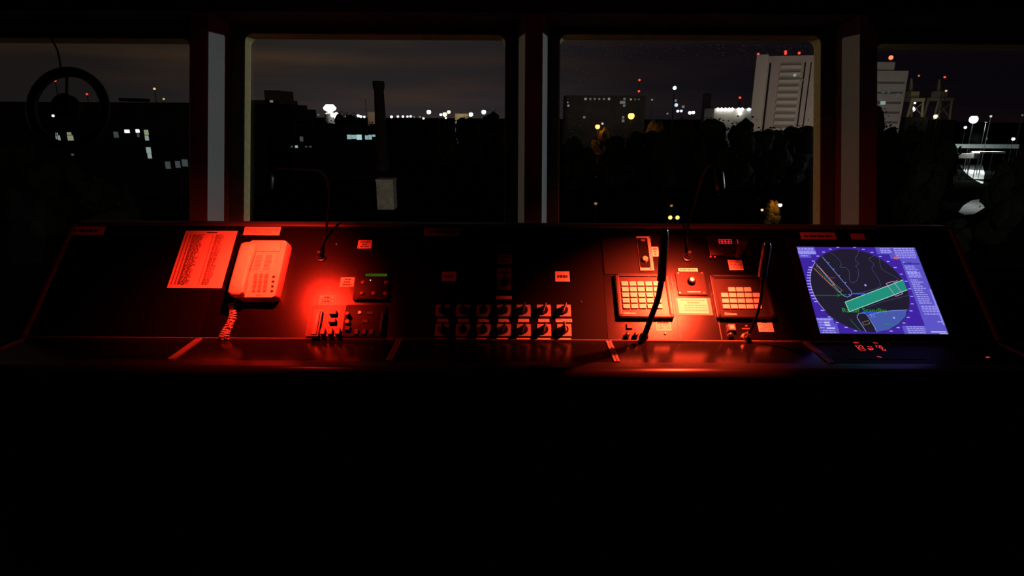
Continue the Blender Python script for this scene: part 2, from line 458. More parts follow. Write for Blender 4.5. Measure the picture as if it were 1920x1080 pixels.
# ================================================================== CONSOLE
XS = [-1.765, -1.128, -.405, .349, 1.061, 1.765]
NOSE_Y, FRONT_Y, PLAN_L = 1.882, 1.842, .497
top = panel_point(0, PLAN_L)
sec_info = [
    ('leftmost console cabinet with a bare black sloping top under the phone list', M_black),
    ('console cabinet with dark grey sloping top carrying the telephone', M_grey),
    ('console cabinet with black sloping top holding the two rows of rotary switches', M_black),
    ('console cabinet with grey sloping top holding the two intercom keypads', M_grey),
    ('rightmost console cabinet with black sloping top around the radar screen', M_black)]
for i, (lab, pm) in enumerate(sec_info):
    x0, x1 = XS[i], XS[i + 1]; xm = (x0 + x1) / 2
    t = thing('console_cabinet', lab, 'console cabinet', (xm, 2.2, 0), group='console cabinets under the windows')
    L, R = x0 - xm + .0006, x1 - xm - .0006
    def rel(y): return y - 2.2
    prof = [(1.92, 0), (1.92, .09), (FRONT_Y, .09), (FRONT_Y, .80), (NOSE_Y, .853), (2.083, .853)]
    q0, q1 = panel_point(0, .004, -.007), panel_point(0, PLAN_L, -.007)
    prof += [(q0.y, q0.z), (q1.y, q1.z), (2.53, q1.z), (2.53, 0)]
    obj('carcass', profile_x(NB(), [(rel(y), z) for y, z in prof], L, R), M_body, t)
    a, b, c, d = panel_point(0, .0005, -.0065), panel_point(0, PLAN_L, -.0065), panel_point(0, PLAN_L), panel_point(0, .0005)
    obj('sloping_panel', profile_x(NB(), [(rel(p.y), p.z) for p in (a, b, c, d)], L, R), pm, t)
    obj('tray', box(NB(), L + (.011 if i else .02), R - .011, rel(NOSE_Y + .003), rel(2.078), .8535, .8625, .001), M_traydull if i == 4 else M_tray, t)
    for xa, xb in ((L, L + .010), (R - .010, R)):
        obj('edge_strip', box(NB(), xa, xb, rel(NOSE_Y + .003), rel(2.078), .8535, .8675, .0015), M_trim, t)
    obj('hinge_strip', box(NB(), L, R, rel(2.0785), rel(2.0845), .8535, .8685, .001), M_trim, t)
    dr = obj('door', box(NB(), L + .02, R - .02, rel(FRONT_Y - .016), rel(FRONT_Y - .0005), .13, .77, .003), M_body, t)
    obj('handle', tube(NB(), [(R - .06, rel(FRONT_Y - .016), .55), (R - .06, rel(FRONT_Y - .045), .56), (R - .06, rel(FRONT_Y - .045), .68), (R - .06, rel(FRONT_Y - .016), .69)], .006, 8), M_chrome, dr, True)
    if i in (0, 4):
        xa = L if i == 0 else R - .012
        e0, e1 = panel_point(0, .002, .0002), panel_point(0, PLAN_L, .0002)
        e2, e3 = panel_point(0, PLAN_L, .012), panel_point(0, .002, .012)
        obj('end_lip', profile_x(NB(), [(rel(p.y), p.z) for p in (e0, e1, e2, e3)], xa, xa + .012), M_trim, t)
# continuous rounded nosing along the front
prof = [(NOSE_Y + .0015, .8536), (NOSE_Y + .0015, .8640)]
for k in range(9):
    a = math.radians(90 + 90 * k / 8); prof.append((1.845 + .036 * math.cos(a), .828 + .036 * math.sin(a)))
prof += [(1.809, .8), (FRONT_Y - .0005, .80), (FRONT_Y - .0005, .802)]
prof = [(y, z) for y, z in prof]
o = obj('nosing', profile_x(NB(), prof[:2] + prof[2:-1] + [(FRONT_Y - .0012, .8005), (NOSE_Y - .0012, .8536)], XS[0], XS[-1]), M_nose, None, True)
tag(o, 'long rounded black nosing along the whole front edge of the console', 'edge nosing')
# continuous back coaming above the panels
ty, tz = top.y, top.z
prof = [(ty + .006, tz - .0040)]
for k in range(7):
    a = math.radians(180 - 90 * k / 6); prof.append((ty + .024 + .018 * math.cos(a), tz - .002 + .012 * math.sin(a)))
prof += [(2.50, tz + .010), (2.53, tz + .004), (2.53, tz - .0040)]
o = obj('coaming', profile_x(NB(), prof, XS[0], XS[-1]), mat('coaming_paint', (.075, .07, .068), .5, spec=.3), None, True)
tag(o, 'long grey coaming along the top back edge of the console below the windows', 'coaming')

# ---------------------------------------------------------------- paper and labels
def paper_lines(bm, x0, x1, y0, y1, rows, rnd, z, gap=.55, words=(2, 4), fill=.85):
    dy = (y1 - y0) / rows
    for r in range(rows):
        yy = y1 - dy * (r + .5); x = x0
        end = x0 + (x1 - x0) * fill * rnd.uniform(.75, 1.1)
        end = min(end, x1)
        while x < end:
            w = min(rnd.uniform(.12, .3) * (x1 - x0), end - x)
            quad(bm, [(x, yy - dy * gap / 2, z), (x + w, yy - dy * gap / 2, z), (x + w, yy + dy * gap / 2, z), (x, yy + dy * gap / 2, z)])
            x += w + .05 * (x1 - x0)
def label_card(label, x0, y0, x1, y1, lines, group=None, ink=None, m=None, thick=.0006, bar=True, seed=1, name='label_card', cat='label'):
    t, org = on_panel(name, label, cat, (x0 + x1) / 2, y1, group)
    a, b, c, d = lrect(org, x0, y0, x1, y1)
    obj('card', box(NB(), a, b, c, d, .0002, thick), m or M_paper, t)
    bm = NB(); n = len(lines); H = (d - c) / (n + .7); rnd = random.Random(seed)
    for i, s in enumerate(lines):
        y = d - H * (i + 1.12)
        if isinstance(s, str):
            text_bm(bm, s, (a + b) / 2, y, H * 1.0, thick + .0003, width=min((b - a) * .86, len(s) * H * .62), bold=.0)
        else:
            w0, w1 = s
            xx = a + (b - a) * w0; xe = a + (b - a) * w1
            while xx < xe - .0005:
                w = min(rnd.uniform(.1, .22) * (b - a), xe - xx)
                quad(bm, [(xx, y, thick + .0003), (xx + w, y, thick + .0003), (xx + w, y + H * .5, thick + .0003), (xx, y + H * .5, thick + .0003)])
                xx += w + .03 * (b - a)
    if n: obj('print', bm, ink or M_ink, t)
    else: bm.free()
    return t
# phone list
t, org = on_panel('phone_list', 'large sheet of printed phone numbers lying left of the telephone', 'paper sheet', 378, 540)
a, b, c, d = local(org, 313, 540)[0], local(org, 416, 540)[0], local(org, 365, 540)[1], local(org, 391, 433)[1]
bm = NB()
nx, ny = 8, 8
grid = [[bm.verts.new((a + (b - a) * i / nx, c + (d - c) * j / ny, .0006 + .0012 * math.sin(j * .8) ** 2 * (i / nx))) for i in range(nx + 1)] for j in range(ny + 1)]
for j in range(ny):
    for i in range(nx): bm.faces.new((grid[j][i], grid[j][i + 1], grid[j + 1][i + 1], grid[j + 1][i]))
ext = bmesh.ops.extrude_face_region(bm, geom=bm.faces[:])
bmesh.ops.translate(bm, vec=(0, 0, -.0003), verts=[e for e in ext['geom'] if isinstance(e, bmesh.types.BMVert)])
obj('sheet', bm, M_paper, t)
W, Hh = b - a, d - c
rnd = random.Random(3); bm = NB()
zt = .0026
quad(bm, [(a + W * .42, d - Hh * .045, zt), (a + W * .62, d - Hh * .045, zt), (a + W * .62, d - Hh * .025, zt), (a + W * .42, d - Hh * .025, zt)])
for x0, x1, fl in ((.05, .075, 1), (.115, .145, 1), (.17, .46, .72), (.55, .57, 1), (.61, .86, .62)):
    paper_lines(bm, a + W * x0, a + W * x1, c + Hh * .05, d - Hh * .07, 52, rnd, zt, .5, fill=fl)
obj('print', bm, M_inkgrey, t)
label_card('white name plate reading Pupitre Console II above the telephone', 457.5, 425.5, 525.5, 441, ['Pupitre-Console II', '2651.103'], cat='name plate', name='name_plate')
label_card('dim name plate at the top left corner of the leftmost console panel', 130, 424.5, 197, 441, [(.1, .8)], cat='name plate', name='name_plate', ink=M_inkgrey)
label_card('dim name plate at the top edge above the rotary switch panel', 795, 427, 862, 442.5, [(.12, .85)], cat='name plate', name='name_plate', ink=M_inkgrey)
label_card('wide dim red-lit name plate above the left half of the radar screen', 1501, 436, 1567, 450, [(.1, .9)], cat='name plate', name='name_plate', ink=M_inkgrey)
label_card('short dim plate right of the wide plate above the radar screen', 1595, 438, 1621, 450, [], cat='name plate', name='name_plate')
LG = 'white equipment labels on the console'
label_card('white label above the green display unit, topmost on the telephone panel', 671, 450.5, 697, 466, [(.15, .85), (.3, .7), (.2, .8)], LG, M_inkgrey)
label_card('white label at the left side of the green display unit', 638, 520, 664, 538, [(.3, .75), (.25, .7), (.2, .85)], LG, M_inkgrey, seed=2)
label_card('bright white label on the upper edge of the radio handset unit', 598.5, 554, 626, 572.5, [(.3, .72), 'PASSERELLE', (.2, .8), '2671.019'], LG, M_ink)
label_card('dim label alone on the left of the rotary switch panel', 828.5, 509.5, 855.5, 527, [(.2, .8)], LG, M_inkgrey)
label_card('label above the single central rotary switch', 933, 477, 960, 495.5, [(.2, .8), (.3, .7)], LG, M_inkgrey)
label_card('bright red-lit label alone on the right of the rotary switch panel', 1041, 509, 1068, 528, [(.15, .85)], LG, M_inkgrey)
label_card('small upright label right of the metal slider bracket', 1222.5, 463, 1235, 481, [(.2, .8), (.25, .6), (.3, .6)], LG, M_inkgrey)
label_card('long thin label strip above the dimmer dial', 1272, 503, 1308, 509, [(.08, .92)], LG, M_inkgrey)
label_card('white label below the red digit display', 1366, 487.5, 1392.5, 506.5, ['ANT. RADIO', 'PRISE DE', 'CASQUE'], LG, M_ink)
label_card('bright cream label under the left intercom keypad', 1230, 601, 1258, 620, [(.1, .9), 'COM. POSTES', '2281.102'], LG, M_inkgrey)
label_card('white label right of the right gooseneck microphone base', 1421, 601, 1449, 622, [(.3, .7), 'PRISE DE', 'CASQUE', '2281.104'], LG, M_ink)
# placard by the hot spot
t, org = on_panel('notice_card', 'cream laminated notice card below the dimmer dial, catching the lamp glare', 'notice', 1300, 592)
a, b, c, d = lrect(org, 1267, 558.5, 1334, 591)
obj('backing_plate', box(NB(), a, b, c, d, .0002, .0012), mat('notice_backing', (.25, .22, .2), .5), t)
a, b, c, d = lrect(org, 1271.5, 560, 1327, 588)
obj('card', box(NB(), a, b, c, d, .0013, .0019), M_lamin, t)
bm = NB(); W, Hh = b - a, d - c
for k, (p, q, th) in enumerate(((.12, .92, .05), (.32, .72, .06), (.2, .95, .035), (.2, .96, .035), (.2, .97, .035))):
    yy = d - Hh * (.12 + .17 * k); x = a + W * p
    while x < a + W * q:
        w = min(W * .1, a + W * q - x); quad(bm, [(x, yy - Hh * th / 2, .0022), (x + w, yy - Hh * th / 2, .0022), (x + w, yy + Hh * th / 2, .0022), (x, yy + Hh * th / 2, .0022)]); x += w + W * .018
obj('print', bm, mat('notice_print', (.34, .24, .15), .6), t)

# ---------------------------------------------------------------- telephone
HT = .046
t, org = on_panel('telephone', 'cream corded desk telephone with its handset on the cradle', 'telephone', 490, 560)
def L(px, py, h=HT): return local(org, px, py, h)
def rect_h(x0, y0, x1, y1, h=HT): return lrect(org, x0, y0, x1, y1, h)
pl = L(450, 520)[0]; pr = L(528.5, 500)[0]; pb = L(488, 558)[1]; pt = L(488, 450)[1]
bm = NB()
base = rrect(pl, pr + .003, pb + .007, pt + .004, .014)
topp = rrect(pl, pr, pb, pt, .014)
rings = []
for poly, h in ((base, .001), (base, .018), (topp, HT - .006), ([(x * .985 + .0 + (pl + pr) / 2 * .015, y * .985 + (pb + pt) / 2 * .015) for x, y in topp], HT)):
    rings.append([bm.verts.new((x, y, h)) for x, y in poly])
n = len(base)
for a_, b_ in zip(rings, rings[1:]):
    for k in range(n): bm.faces.new((a_[k], a_[(k + 1) % n], b_[(k + 1) % n], b_[k]))
bm.faces.new(rings[0][::-1]); bm.faces.new(rings[-1])
obj('body', bm, M_phone, t, True)
# handset: lofted lozenge
def loft(bm, secs, seg=20):
    rs = []
    for (cx, cy, hw, z0, z1) in secs:
        zc, hz = (z0 + z1) / 2, (z1 - z0) / 2; ring = []
        for k in range(seg):
            a = 2 * math.pi * k / seg; ca_, sa = math.cos(a), math.sin(a)
            ex = .55
            ring.append(bm.verts.new((cx + hw * abs(ca_) ** ex * (1 if ca_ >= 0 else -1), cy, zc + hz * abs(sa) ** ex * (1 if sa >= 0 else -1))))
        rs.append(ring)
    for a_, b_ in zip(rs, rs[1:]):
        for k in range(seg): bm.faces.new((a_[k], a_[(k + 1) % seg], b_[(k + 1) % seg], b_[k]))
    bm.faces.new(rs[0][::-1]); bm.faces.new(rs[-1])
HB = HT + .002
hx = L(451.5, 505, .08)[0]; hb = L(445, 552, .08)[1]; ht = L(462, 451, .08)[1]
hw = .0285; secs = []
for f, w_, z0, z1 in ((0, .010, HB + .010, HB + .022), (.012, .018, HB + .003, HB + .028), (.05, hw, HB, HB + .034), (.20, hw + .001, HB, HB + .036), (.30, hw, HB + .006, HB + .036),
                      (.5, hw - .0005, HB + .012, HB + .037), (.7, hw, HB + .006, HB + .036), (.80, hw + .001, HB, HB + .036), (.95, hw, HB, HB + .033), (.988, .018, HB + .003, HB + .026), (1, .010, HB + .010, HB + .020)):
    secs.append((hx, hb + (ht - hb) * f, w_, z0, z1))
bm = NB(); loft(bm, secs); obj('handset', bm, M_phone, t, True)
# raised display hood at the top and the hook cradle lip
a, b, c, d = rect_h(476, 452, 527, 472); obj('top_cover', box(NB(), a, b, c, d, HT + .0002, HT + .005, .002), M_phone, t, True)
a, b, c, d = rect_h(476, 477, 514, 508); obj('directory_card', box(NB(), a, b, c, d, HT + .0002, HT + .0012), mat('directory_card', (.70, .69, .64), .6), t)
bm = NB(); rnd = random.Random(9)
paper_lines(bm, a + .004, a + (b - a) * .48, c + .003, d - .003, 12, rnd, HT + .0016, .45)
paper_lines(bm, a + (b - a) * .54, b - .003, c + .003, d - .003, 12, rnd, HT + .0016, .45)
obj('directory_print', bm, M_inkgrey, t)
a, b, c, d = rect_h(465, 487, 473, 510); obj('label_window', box(NB(), a, b, c, d, HT + .0002, HT + .0012), mat('label_strip', (.42, .36, .3), .5), t)
a, b, c, d = rect_h(461.5, 516, 464, 522); obj('hook_tab', box(NB(), a, b, c, d, HT + .0002, HT + .003), M_phkey, t)
leg = NB()
keys = '123456789*0#'
for r in range(4):
    for c_ in range(3):
        cx = 480.2 + c_ * 9.9 - r * 1.2; cy = 517.2 + r * 8.9
        a, b, c, d = rect_h(cx - 3.6, cy - 3.4, cx + 3.6, cy + 3.4)
        obj('key', box(NB(), a, b, c, d, HT + .0002, HT + .004, .001), M_phkey, t)
        text_bm(leg, keys[r * 3 + c_], (a + b) / 2, c + (d - c) * .25, (d - c) * .75, HT + .0043)
obj('key_digits', leg, M_ink, t)
for r in range(4):
    cx, cy = 513.5 - r * 1.15, 519.3 + r * 8.9
    a, b, c, d = rect_h(cx - 2.4, cy - 1.6, cx + 2.4, cy + 1.6)
    obj('function_key', box(NB(), a, b, c, d, HT + .0002, HT + .004, .001), M_blackpl, t)
bm = NB(); x_, y_ = L(485, 554.5); text_bm(bm, 'Aastra', x_, y_, .009, HT + .0004, width=.022); obj('maker_mark', bm, M_ink, t)
# coiled cord
def coil(bm, pts, rad, turns, wire):
    P = spline(pts, 10); T = []
    n_ = turns * 10; L_ = len(P) - 1; x = None
    for i in range(n_ + 1):
        f = i / n_ * L_; k = min(int(f), L_ - 1); p = P[k].lerp(P[k + 1], f - k)
        tg = (P[k + 1] - P[k]).normalized(); X_, Y_ = Vector((1, 0, 0)), Vector((0, 0, 1))
        X_ = (X_ - tg * X_.dot(tg)).normalized(); Y_ = tg.cross(X_)
        a_ = 2 * math.pi * i / 10
        T.append(p + (X_ * math.cos(a_) + Y_ * math.sin(a_)) * rad)
    tube(bm, T, wire, 6)
bm = NB()
def C(px, py, h): x, y = local(org, px, py, h); return (x, y, h)
tube(bm, spline([C(448, 551, .045), C(443, 560, .022), C(437, 569, .012), C(433, 574, .010)], 6), .0018, 8)
coil(bm, [C(433, 571, .0112), C(435, 585, .0112), C(431, 603, .0112), C(421, 620, .0112), C(414, 635, .0112)], .0080, 15, .0027)
coil(bm, [C(438, 583, .020), C(438.5, 596, .0112), C(432, 610, .022), C(427, 622, .0112), C(424, 635, .0112)], .0078, 11, .0027)
cordo = obj('coiled_cord', bm, M_cord, t, True)

# ---------------------------------------------------------------- radio handset unit (lower left module)
t, org = on_panel('radio_handset_unit', 'grey radio unit with handset slot and square buttons below the white label', 'radio unit', 650, 634)
HM = .010
a, b, c, d = local(org, 579, 605)[0], local(org, 722, 605)[0], local(org, 650, 633)[1], local(org, 650, 574)[1]
xs_ = local(org, 646, 605)[0]
obj('faceplate', prism(NB(), rrect(a, xs_ - .0005, c, d, .004), .0003, HM, .002), M_module, t, True)
M_dmod = mat('dark_module', (.006, .006, .006), .5, spec=.1); M_dbut = mat('dark_button', (.04, .038, .036), .5, spec=.2)
obj('keypad_plate', prism(NB(), rrect(xs_ + .0005, b, c, d, .004), .0003, HM, .002), M_dmod, t, True)
def Hb(x0, y0, x1, y1, h=HM): return lrect(org, x0, y0, x1, y1, h)
a, b, c, d = Hb(586.5, 584, 602, 633)
bm = NB(); ring_prism(bm, rrect(a, b, c, d, .003), rrect(a + .005, b - .005, c + .005, d - .005, .002), HM + .0002, HM + .012)
obj('slot_frame', bm, M_blackpl, t)
obj('slot_handset', box(NB(), a + .0055, b - .0055, c + .0055, d - .0055, HM + .0002, HM + .016, .004), mat('slot_plastic', (.28, .26, .25), .4), t, True)
for x0, y0, x1, y1 in ((619, 584, 632, 592), (617.5, 599, 630.5, 607)):
    a, b, c, d = Hb(x0, y0, x1, y1); obj('square_button', box(NB(), a, b, c, d, HM + .0002, HM + .014, .0015), M_module, t)
for cx in (606.5, 620.5, 634.5):
    a, b, c, d = Hb(cx - 4.5, 618, cx + 4, 629); obj('square_button', box(NB(), a, b, c, d, HM + .0002, HM + .013, .0015), M_module, t)
a, b, c, d = Hb(647.5, 613, 657, 621); obj('square_button', box(NB(), a, b, c, d, HM + .0002, HM + .010, .0015), M_dbut, t)
for cx, cy in ((674.5, 586.5),):
    x, y = L2 = local(org, cx, cy, HM); obj('lamp_ring', lathe(NB(), [(.006, HM + .0002), (.006, HM + .004), (.004, HM + .004)], 16, (x, y, 0)), M_metal, t)
for cx, cy, w_ in ((694, 587.5, 6), (685, 603, 5)):
    a, b, c, d = Hb(cx - w_, cy - 3, cx + w_, cy + 3); obj('flat_button', box(NB(), a, b, c, d, HM + .0002, HM + .004, .001), M_dbut, t)
for cx in (668.5, 683, 697):
    a, b, c, d = Hb(cx - 3.8, 618, cx + 3.8, 628); obj('square_button', box(NB(), a, b, c, d, HM + .0002, HM + .007, .0015), M_dbut, t)
def knob(par, x, y, h0, r, h, m, pointer=True, seg=24):
    k = obj('knob', lathe(NB(), [(r * 1.1, h0 + .0002), (r * 1.1, h0 + .003), (r, h0 + .004), (r * .92, h0 + h - .002), (r * .8, h0 + h)], seg, (x, y, 0)), m, par, True)
    return k
x, y = local(org, 653, 592, HM); knob(t, x, y, HM, .008, .020, M_blackpl)
x, y = local(org, 652, 605, HM); knob(t, x, y, HM, .010, .012, M_blackpl)
a, b, c, d = Hb(714, 588, 718, 628); obj('side_handle', box(NB(), a, b, c, d, HM + .0002, HM + .012, .003), M_dbut, t, True)

# ---------------------------------------------------------------- green display unit
t, org = on_panel('display_unit', 'black unit with a green readout strip and round buttons on the telephone panel', 'display unit', 698, 566)
HM = .012
a, b, c, d = local(org, 667, 536)[0], local(org, 730, 536)[0], local(org, 698, 565)[1], local(org, 698, 506)[1]
obj('housing', prism(NB(), rrect(a, b, c, d, .006), .0003, HM, .002), mat('display_housing', (.006, .006, .007), .5, spec=.1), t, True)
a, b, c, d = Hb(682, 510, 729, 522); obj('readout_bezel', box(NB(), a, b, c, d, HM + .0002, HM + .0012), M_black, t)
a, b, c, d = Hb(685.5, 514, 726, 519); obj('readout', box(NB(), a, b, c, d, HM + .0014, HM + .0018), emis('green_lcd', srgb(48, 72, 8), 1.0), t)
x, y = local(org, 694.6, 525.6, HM); obj('status_light', lathe(NB(), [(.0018, HM + .0002), (.0018, HM + .002), (.001, HM + .003)], 12, (x, y, 0)), emis('pale_green_led', (.45, 1, .75), 1.6), t)
for cx, cy in ((681, 530), (724.5, 530), (679, 550), (701, 550.5), (723, 551)):
    x, y = local(org, cx, cy, HM); obj('round_button', lathe(NB(), [(.0085, HM + .0002), (.0085, HM + .004), (.007, HM + .005)], 20, (x, y, 0)), mat('orange_button', (.075, .03, .018), .5), t, True)
a, b, c, d = Hb(670, 558.5, 727, 562); obj('lower_ridge', box(NB(), a, b, c, d, HM + .0002, HM + .003, .001), mat('display_housing'), t)
x, y = PN(630.8, 458.3)
o = obj('indicator_light', lathe(NB(), [(.003, .0002), (.003, .003), (.0015, .0045)], 12), emis('dim_red_led', (.25, .04, .03), .9)); o.location = panel_point(x, y); o.rotation_euler = (THETA, 0, 0)
tag(o, 'tiny dim red light right of the left gooseneck lamp base', 'indicator light')
x, y = PN(1090, 566)
o = obj('indicator_light', lathe(NB(), [(.003, .0002), (.003, .003), (.0015, .0045)], 12), emis('dim_red_led2', (.5, .02, .03), .6)); o.location = panel_point(x, y); o.rotation_euler = (THETA, 0, 0)
tag(o, 'tiny red light right of the top row of rotary switches', 'indicator light')
x, y = PN(1247, 626)
o = obj('indicator_light', lathe(NB(), [(.0045, .0002), (.0045, .003), (.002, .0055)], 14), M_metal, None, True); o.location = panel_point(x, y); o.rotation_euler = (THETA, 0, 0)
tag(o, 'small domed metal indicator below the cream label by the left microphone', 'indicator light')

# ---------------------------------------------------------------- rotary switches
M_swplate = mat('switch_plate', (.42, .41, .40), .5)
def rotary(label, x0, y0, x1, y1, ang, group, big=False):
    t, org = on_panel('rotary_switch', label, 'rotary switch', (x0 + x1) / 2, (y0 + y1) / 2, group)
    a, b, c, d = lrect(org, x0, y0, x1, y1)
    obj('plate', box(NB(), a, b, c, d, .0003, .0035, .0012), M_swplate, t)
    xm, ym, s = (a + b) / 2, (c + d) / 2, b - a
    bm = NB(); lathe(bm, [(s * .30, .0037), (s * .30, .012), (s * .27, .014)], 24, (xm, ym, 0))
    k = obj('knob', bm, M_blackpl, t, True)
    bm = NB(); box(bm, -s * .085, s * .085, -s * .36, s * .40, .0142, .032, .002)
    bmesh.ops.rotate(bm, cent=(0, 0, 0), matrix=Matrix.Rotation(ang, 3, 'Z'), verts=bm.verts[:])
    bmesh.ops.translate(bm, vec=(xm, ym, 0), verts=bm.verts[:])
    obj('grip', bm, M_blackpl, k)
    return t
SWX = [830, 868.5, 906.5, 944.5, 981.5, 1019.5, 1057]
GS = 'rotary switches in two rows on the black panel'
for r, (ya, yb, rn) in enumerate(((572, 594, 'upper'), (608, 631, 'lower'))):
    for k, cx in enumerate(SWX):
        cx2 = cx + (0 if r == 0 else (cx - 944) * .008)
        rotary('square rotary switch, %s from the left in the %s row' % (ORD[k], rn), cx2 - 13.2, ya, cx2 + 13.2, yb, math.radians((-14, 8, -5, -18, -12, -16, -20)[(k + r * 2) % 7]), GS)
for k, cx in enumerate(SWX):
    w = 10 if k < 6 else 15
    label_card('thin label strip between the switch rows, %s from the left' % ORD[k], cx - w, 598, cx + w + .5, 604, [] if k < 6 else [(.05, .35), (.4, .95)], 'thin label strips between the switch rows', name='label_strip')
for k, cx in enumerate(SWX):
    cx2 = cx + (cx - 944) * .012
    label_card('thin label strip under the lower switch row, %s from the left' % ORD[k], cx2 - 13, 634, cx2 + 12, 637, [], 'thin label strips under the lower switch row', name='label_strip')
label_card('label strip on top of the single central rotary switch plate', 931.5, 503, 958.5, 519.5, [(.15, .85)], LG, M_inkgrey, m=M_paper)
rotary('single larger rotary switch alone above the two switch rows', 932, 520.3, 958, 544, math.radians(-8), None)
label_card('thin label strip below the single central rotary switch', 929.5, 555, 959.5, 561, [], LG, name='label_strip')

# ---------------------------------------------------------------- slider bracket, radio plate
t, org = on_panel('slider_control', 'tall metal slider plate with a round knob at the top left of the intercom panel', 'slider', 1210, 508)
a, b, c, d = lrect(org, 1196.5, 444, 1222.5, 508)
obj('plate', box(NB(), a, b, c, d, .0003, .004, .001), M_swplate, t)
a, b, c, d = lrect(org, 1197, 447.5, 1216.5, 503); obj('recess', prism(NB(), rrect(a, b, c, d, .006), .0041, .0052), M_black, t)
x, y = local(org, 1208.5, 489); obj('knob', lathe(NB(), [(.012, .0053), (.011, .018), (.009, .020)], 20, (x, y, 0)), mat('slider_knob', (.35, .33, .3), .4), t, True)
a, b, c, d = lrect(org, 1200.5, 450.5, 1209, 454.5); obj('end_stop', box(NB(), a, b, c, d, .0053, .010, .001), M_module, t)
for px_, py_ in ((1217.5, 446.8), (1220, 505)):
    x, y = local(org, px_, py_); obj('screw', lathe(NB(), [(.0026, .0042), (.002, .0055)], 10, (x, y, 0)), M_black, t)
t, org = on_panel('blank_plate', 'plain dark cover plate left of the metal slider', 'cover plate', 1164, 515)
a, b, c, d = lrect(org, 1130.5, 446, 1195.5, 515); obj('cover', box(NB(), a, b, c, d, .0003, .003, .001), mat('cover_grey', (.006, .006, .006), .5, spec=.12), t)

# ---------------------------------------------------------------- intercom keypads
def keypad(label, bez, rows, rowy, colx, text_at, text, kw, kh, extra=None):
    x0, y0, x1, y1 = bez
    t, org = on_panel('intercom_keypad', label, 'intercom', (x0 + x1) / 2, y1)
    HM = .020
    a, b, c, d = lrect(org, x0, y0, x1, y1)
    bm = NB(); ring_prism(bm, rrect(a, b, c, d, .006), rrect(a + .014, b - .014, c + .012, d - .012, .002), .0003, HM)
    bmesh.ops.bevel(bm, geom=[e for e in bm.edges if all(abs(v.co.z - HM) < 1e-6 for v in e.verts) and len(e.link_faces) == 2 and any(abs(f.normal.z) < .5 for f in e.link_faces)], offset=.003, segments=2, affect='EDGES')
    obj('bezel', bm, M_bezel, t, True)
    HF = .012
    obj('faceplate', box(NB(), a + .0145, b - .0145, c + .0125, d - .0125, .0004, HF), M_bezel, t)
    bm = NB()
    for r, n in enumerate(rows):
        for cx in n:
            px_, py_ = colx(r, cx), rowy(r)
            a, b, c, d = lrect(org, px_ - kw / 2, py_ - kh / 2, px_ + kw / 2, py_ + kh / 2, HF + .005)
            obj('key', box(NB(), a, b, c, d, HF + .0003, HF + .005, .0012), M_key, t)
            x, y = a + (b - a) * .12, d - (d - c) * .25
            quad(bm, [(x, y, HF + .0053), (x + .0022, y, HF + .0053), (x + .0022, y + .002, HF + .0053), (x, y + .002, HF + .0053)])
            if extra: quad(bm, [(a + (b - a) * .25, (c + d) / 2 - .0007, HF + .0053), (b - (b - a) * .15, (c + d) / 2 - .0007, HF + .0053), (b - (b - a) * .15, (c + d) / 2 + .0007, HF + .0053), (a + (b - a) * .25, (c + d) / 2 + .0007, HF + .0053)])
    obj('key_legends', bm, mat('key_legend', (.30, .26, .22), .6), t)
    bm = NB(); x, y = local(org, *text_at, HF); text_bm(bm, text, x, y, .014, HF + .0006, align='LEFT', bold=.0004)
    obj('maker_mark', bm, M_whitepl, t)
    return t, org
keypad('left intercom keypad with five full rows of five lit pale keys', (1155, 517, 1257, 599),
       [range(5)] * 5, lambda r: 531.3 + r * 10.6, lambda r, c: 1171.6 + c * 14.9 + r * (.85 + c * .06), (1169, 589), 'Gitiesse', 12.8, 8.3, True)
keypad('right intercom keypad with a short top row and three rows of five keys', (1336, 520, 1443, 600),
       [range(1, 4), range(5), range(5), range(5)], lambda r: 542.4 + r * 10.6, lambda r, c: 1359 - 1.4 + c * 14.9 + r * 1.55, (1358.5, 590.5), 'Gitiesse', 12.8, 8.2)
# small controls below the keypads
def button(label, x0, y0, x1, y1, h, m, name='push_button', cap=None):
    t, org = on_panel(name, label, 'button', (x0 + x1) / 2, y1)
    a, b, c, d = lrect(org, x0, y0, x1, y1, h)
    obj('base', box(NB(), a - .002, b + .002, c - .002, d + .002, .0003, h * .4, .001), M_blackpl, t)
    k = obj('cap', box(NB(), a, b, c, d, h * .4 + .0003, h, .0018), m, t)
    if cap:
        w = (b - a) * .2; obj('lens', box(NB(), a + w, b - w, c + w, d - w, h + .0002, h + .001), cap, k)
    return t
button('small flat red-lit button left of the left microphone base', 1175, 606.5, 1185.5, 615.5, .007, M_bezel)
button('square push button with a pale lens under the right keypad', 1366, 607, 1379.5, 619, .016, M_module, cap=M_key)
for cx, cy, nm in ((1175.5, 630, 'left of two small black knobs below the left keypad'), (1191.5, 630, 'right of two small black knobs, next to the left microphone'), (1369, 630, 'small black knob below the square button of the right keypad')):
    t, org = on_panel('control_knob', nm, 'knob', cx, cy)
    obj('skirt', lathe(NB(), [(.012, .0003), (.012, .004)], 20), M_blackpl, t, True)
    obj('cap', lathe(NB(), [(.009, .0042), (.0085, .016), (.006, .018)], 20), M_blackpl, t, True)
t, org = on_panel('legend_plate', 'small dim caption with a red dot left of the right microphone base', 'label', 1398, 616)
bm = NB(); a, b, c, d = lrect(org, 1391, 615, 1408, 617.5); obj('caption', box(NB(), a, b, c, d, .0002, .0006), M_module, t)
x, y = local(org, 1399, 611.5); obj('dot', lathe(NB(), [(.004, .0002), (.004, .0025), (.002, .0035)], 12, (x, y, 0)), mat('red_dot', (.5, .08, .08), .4), t)
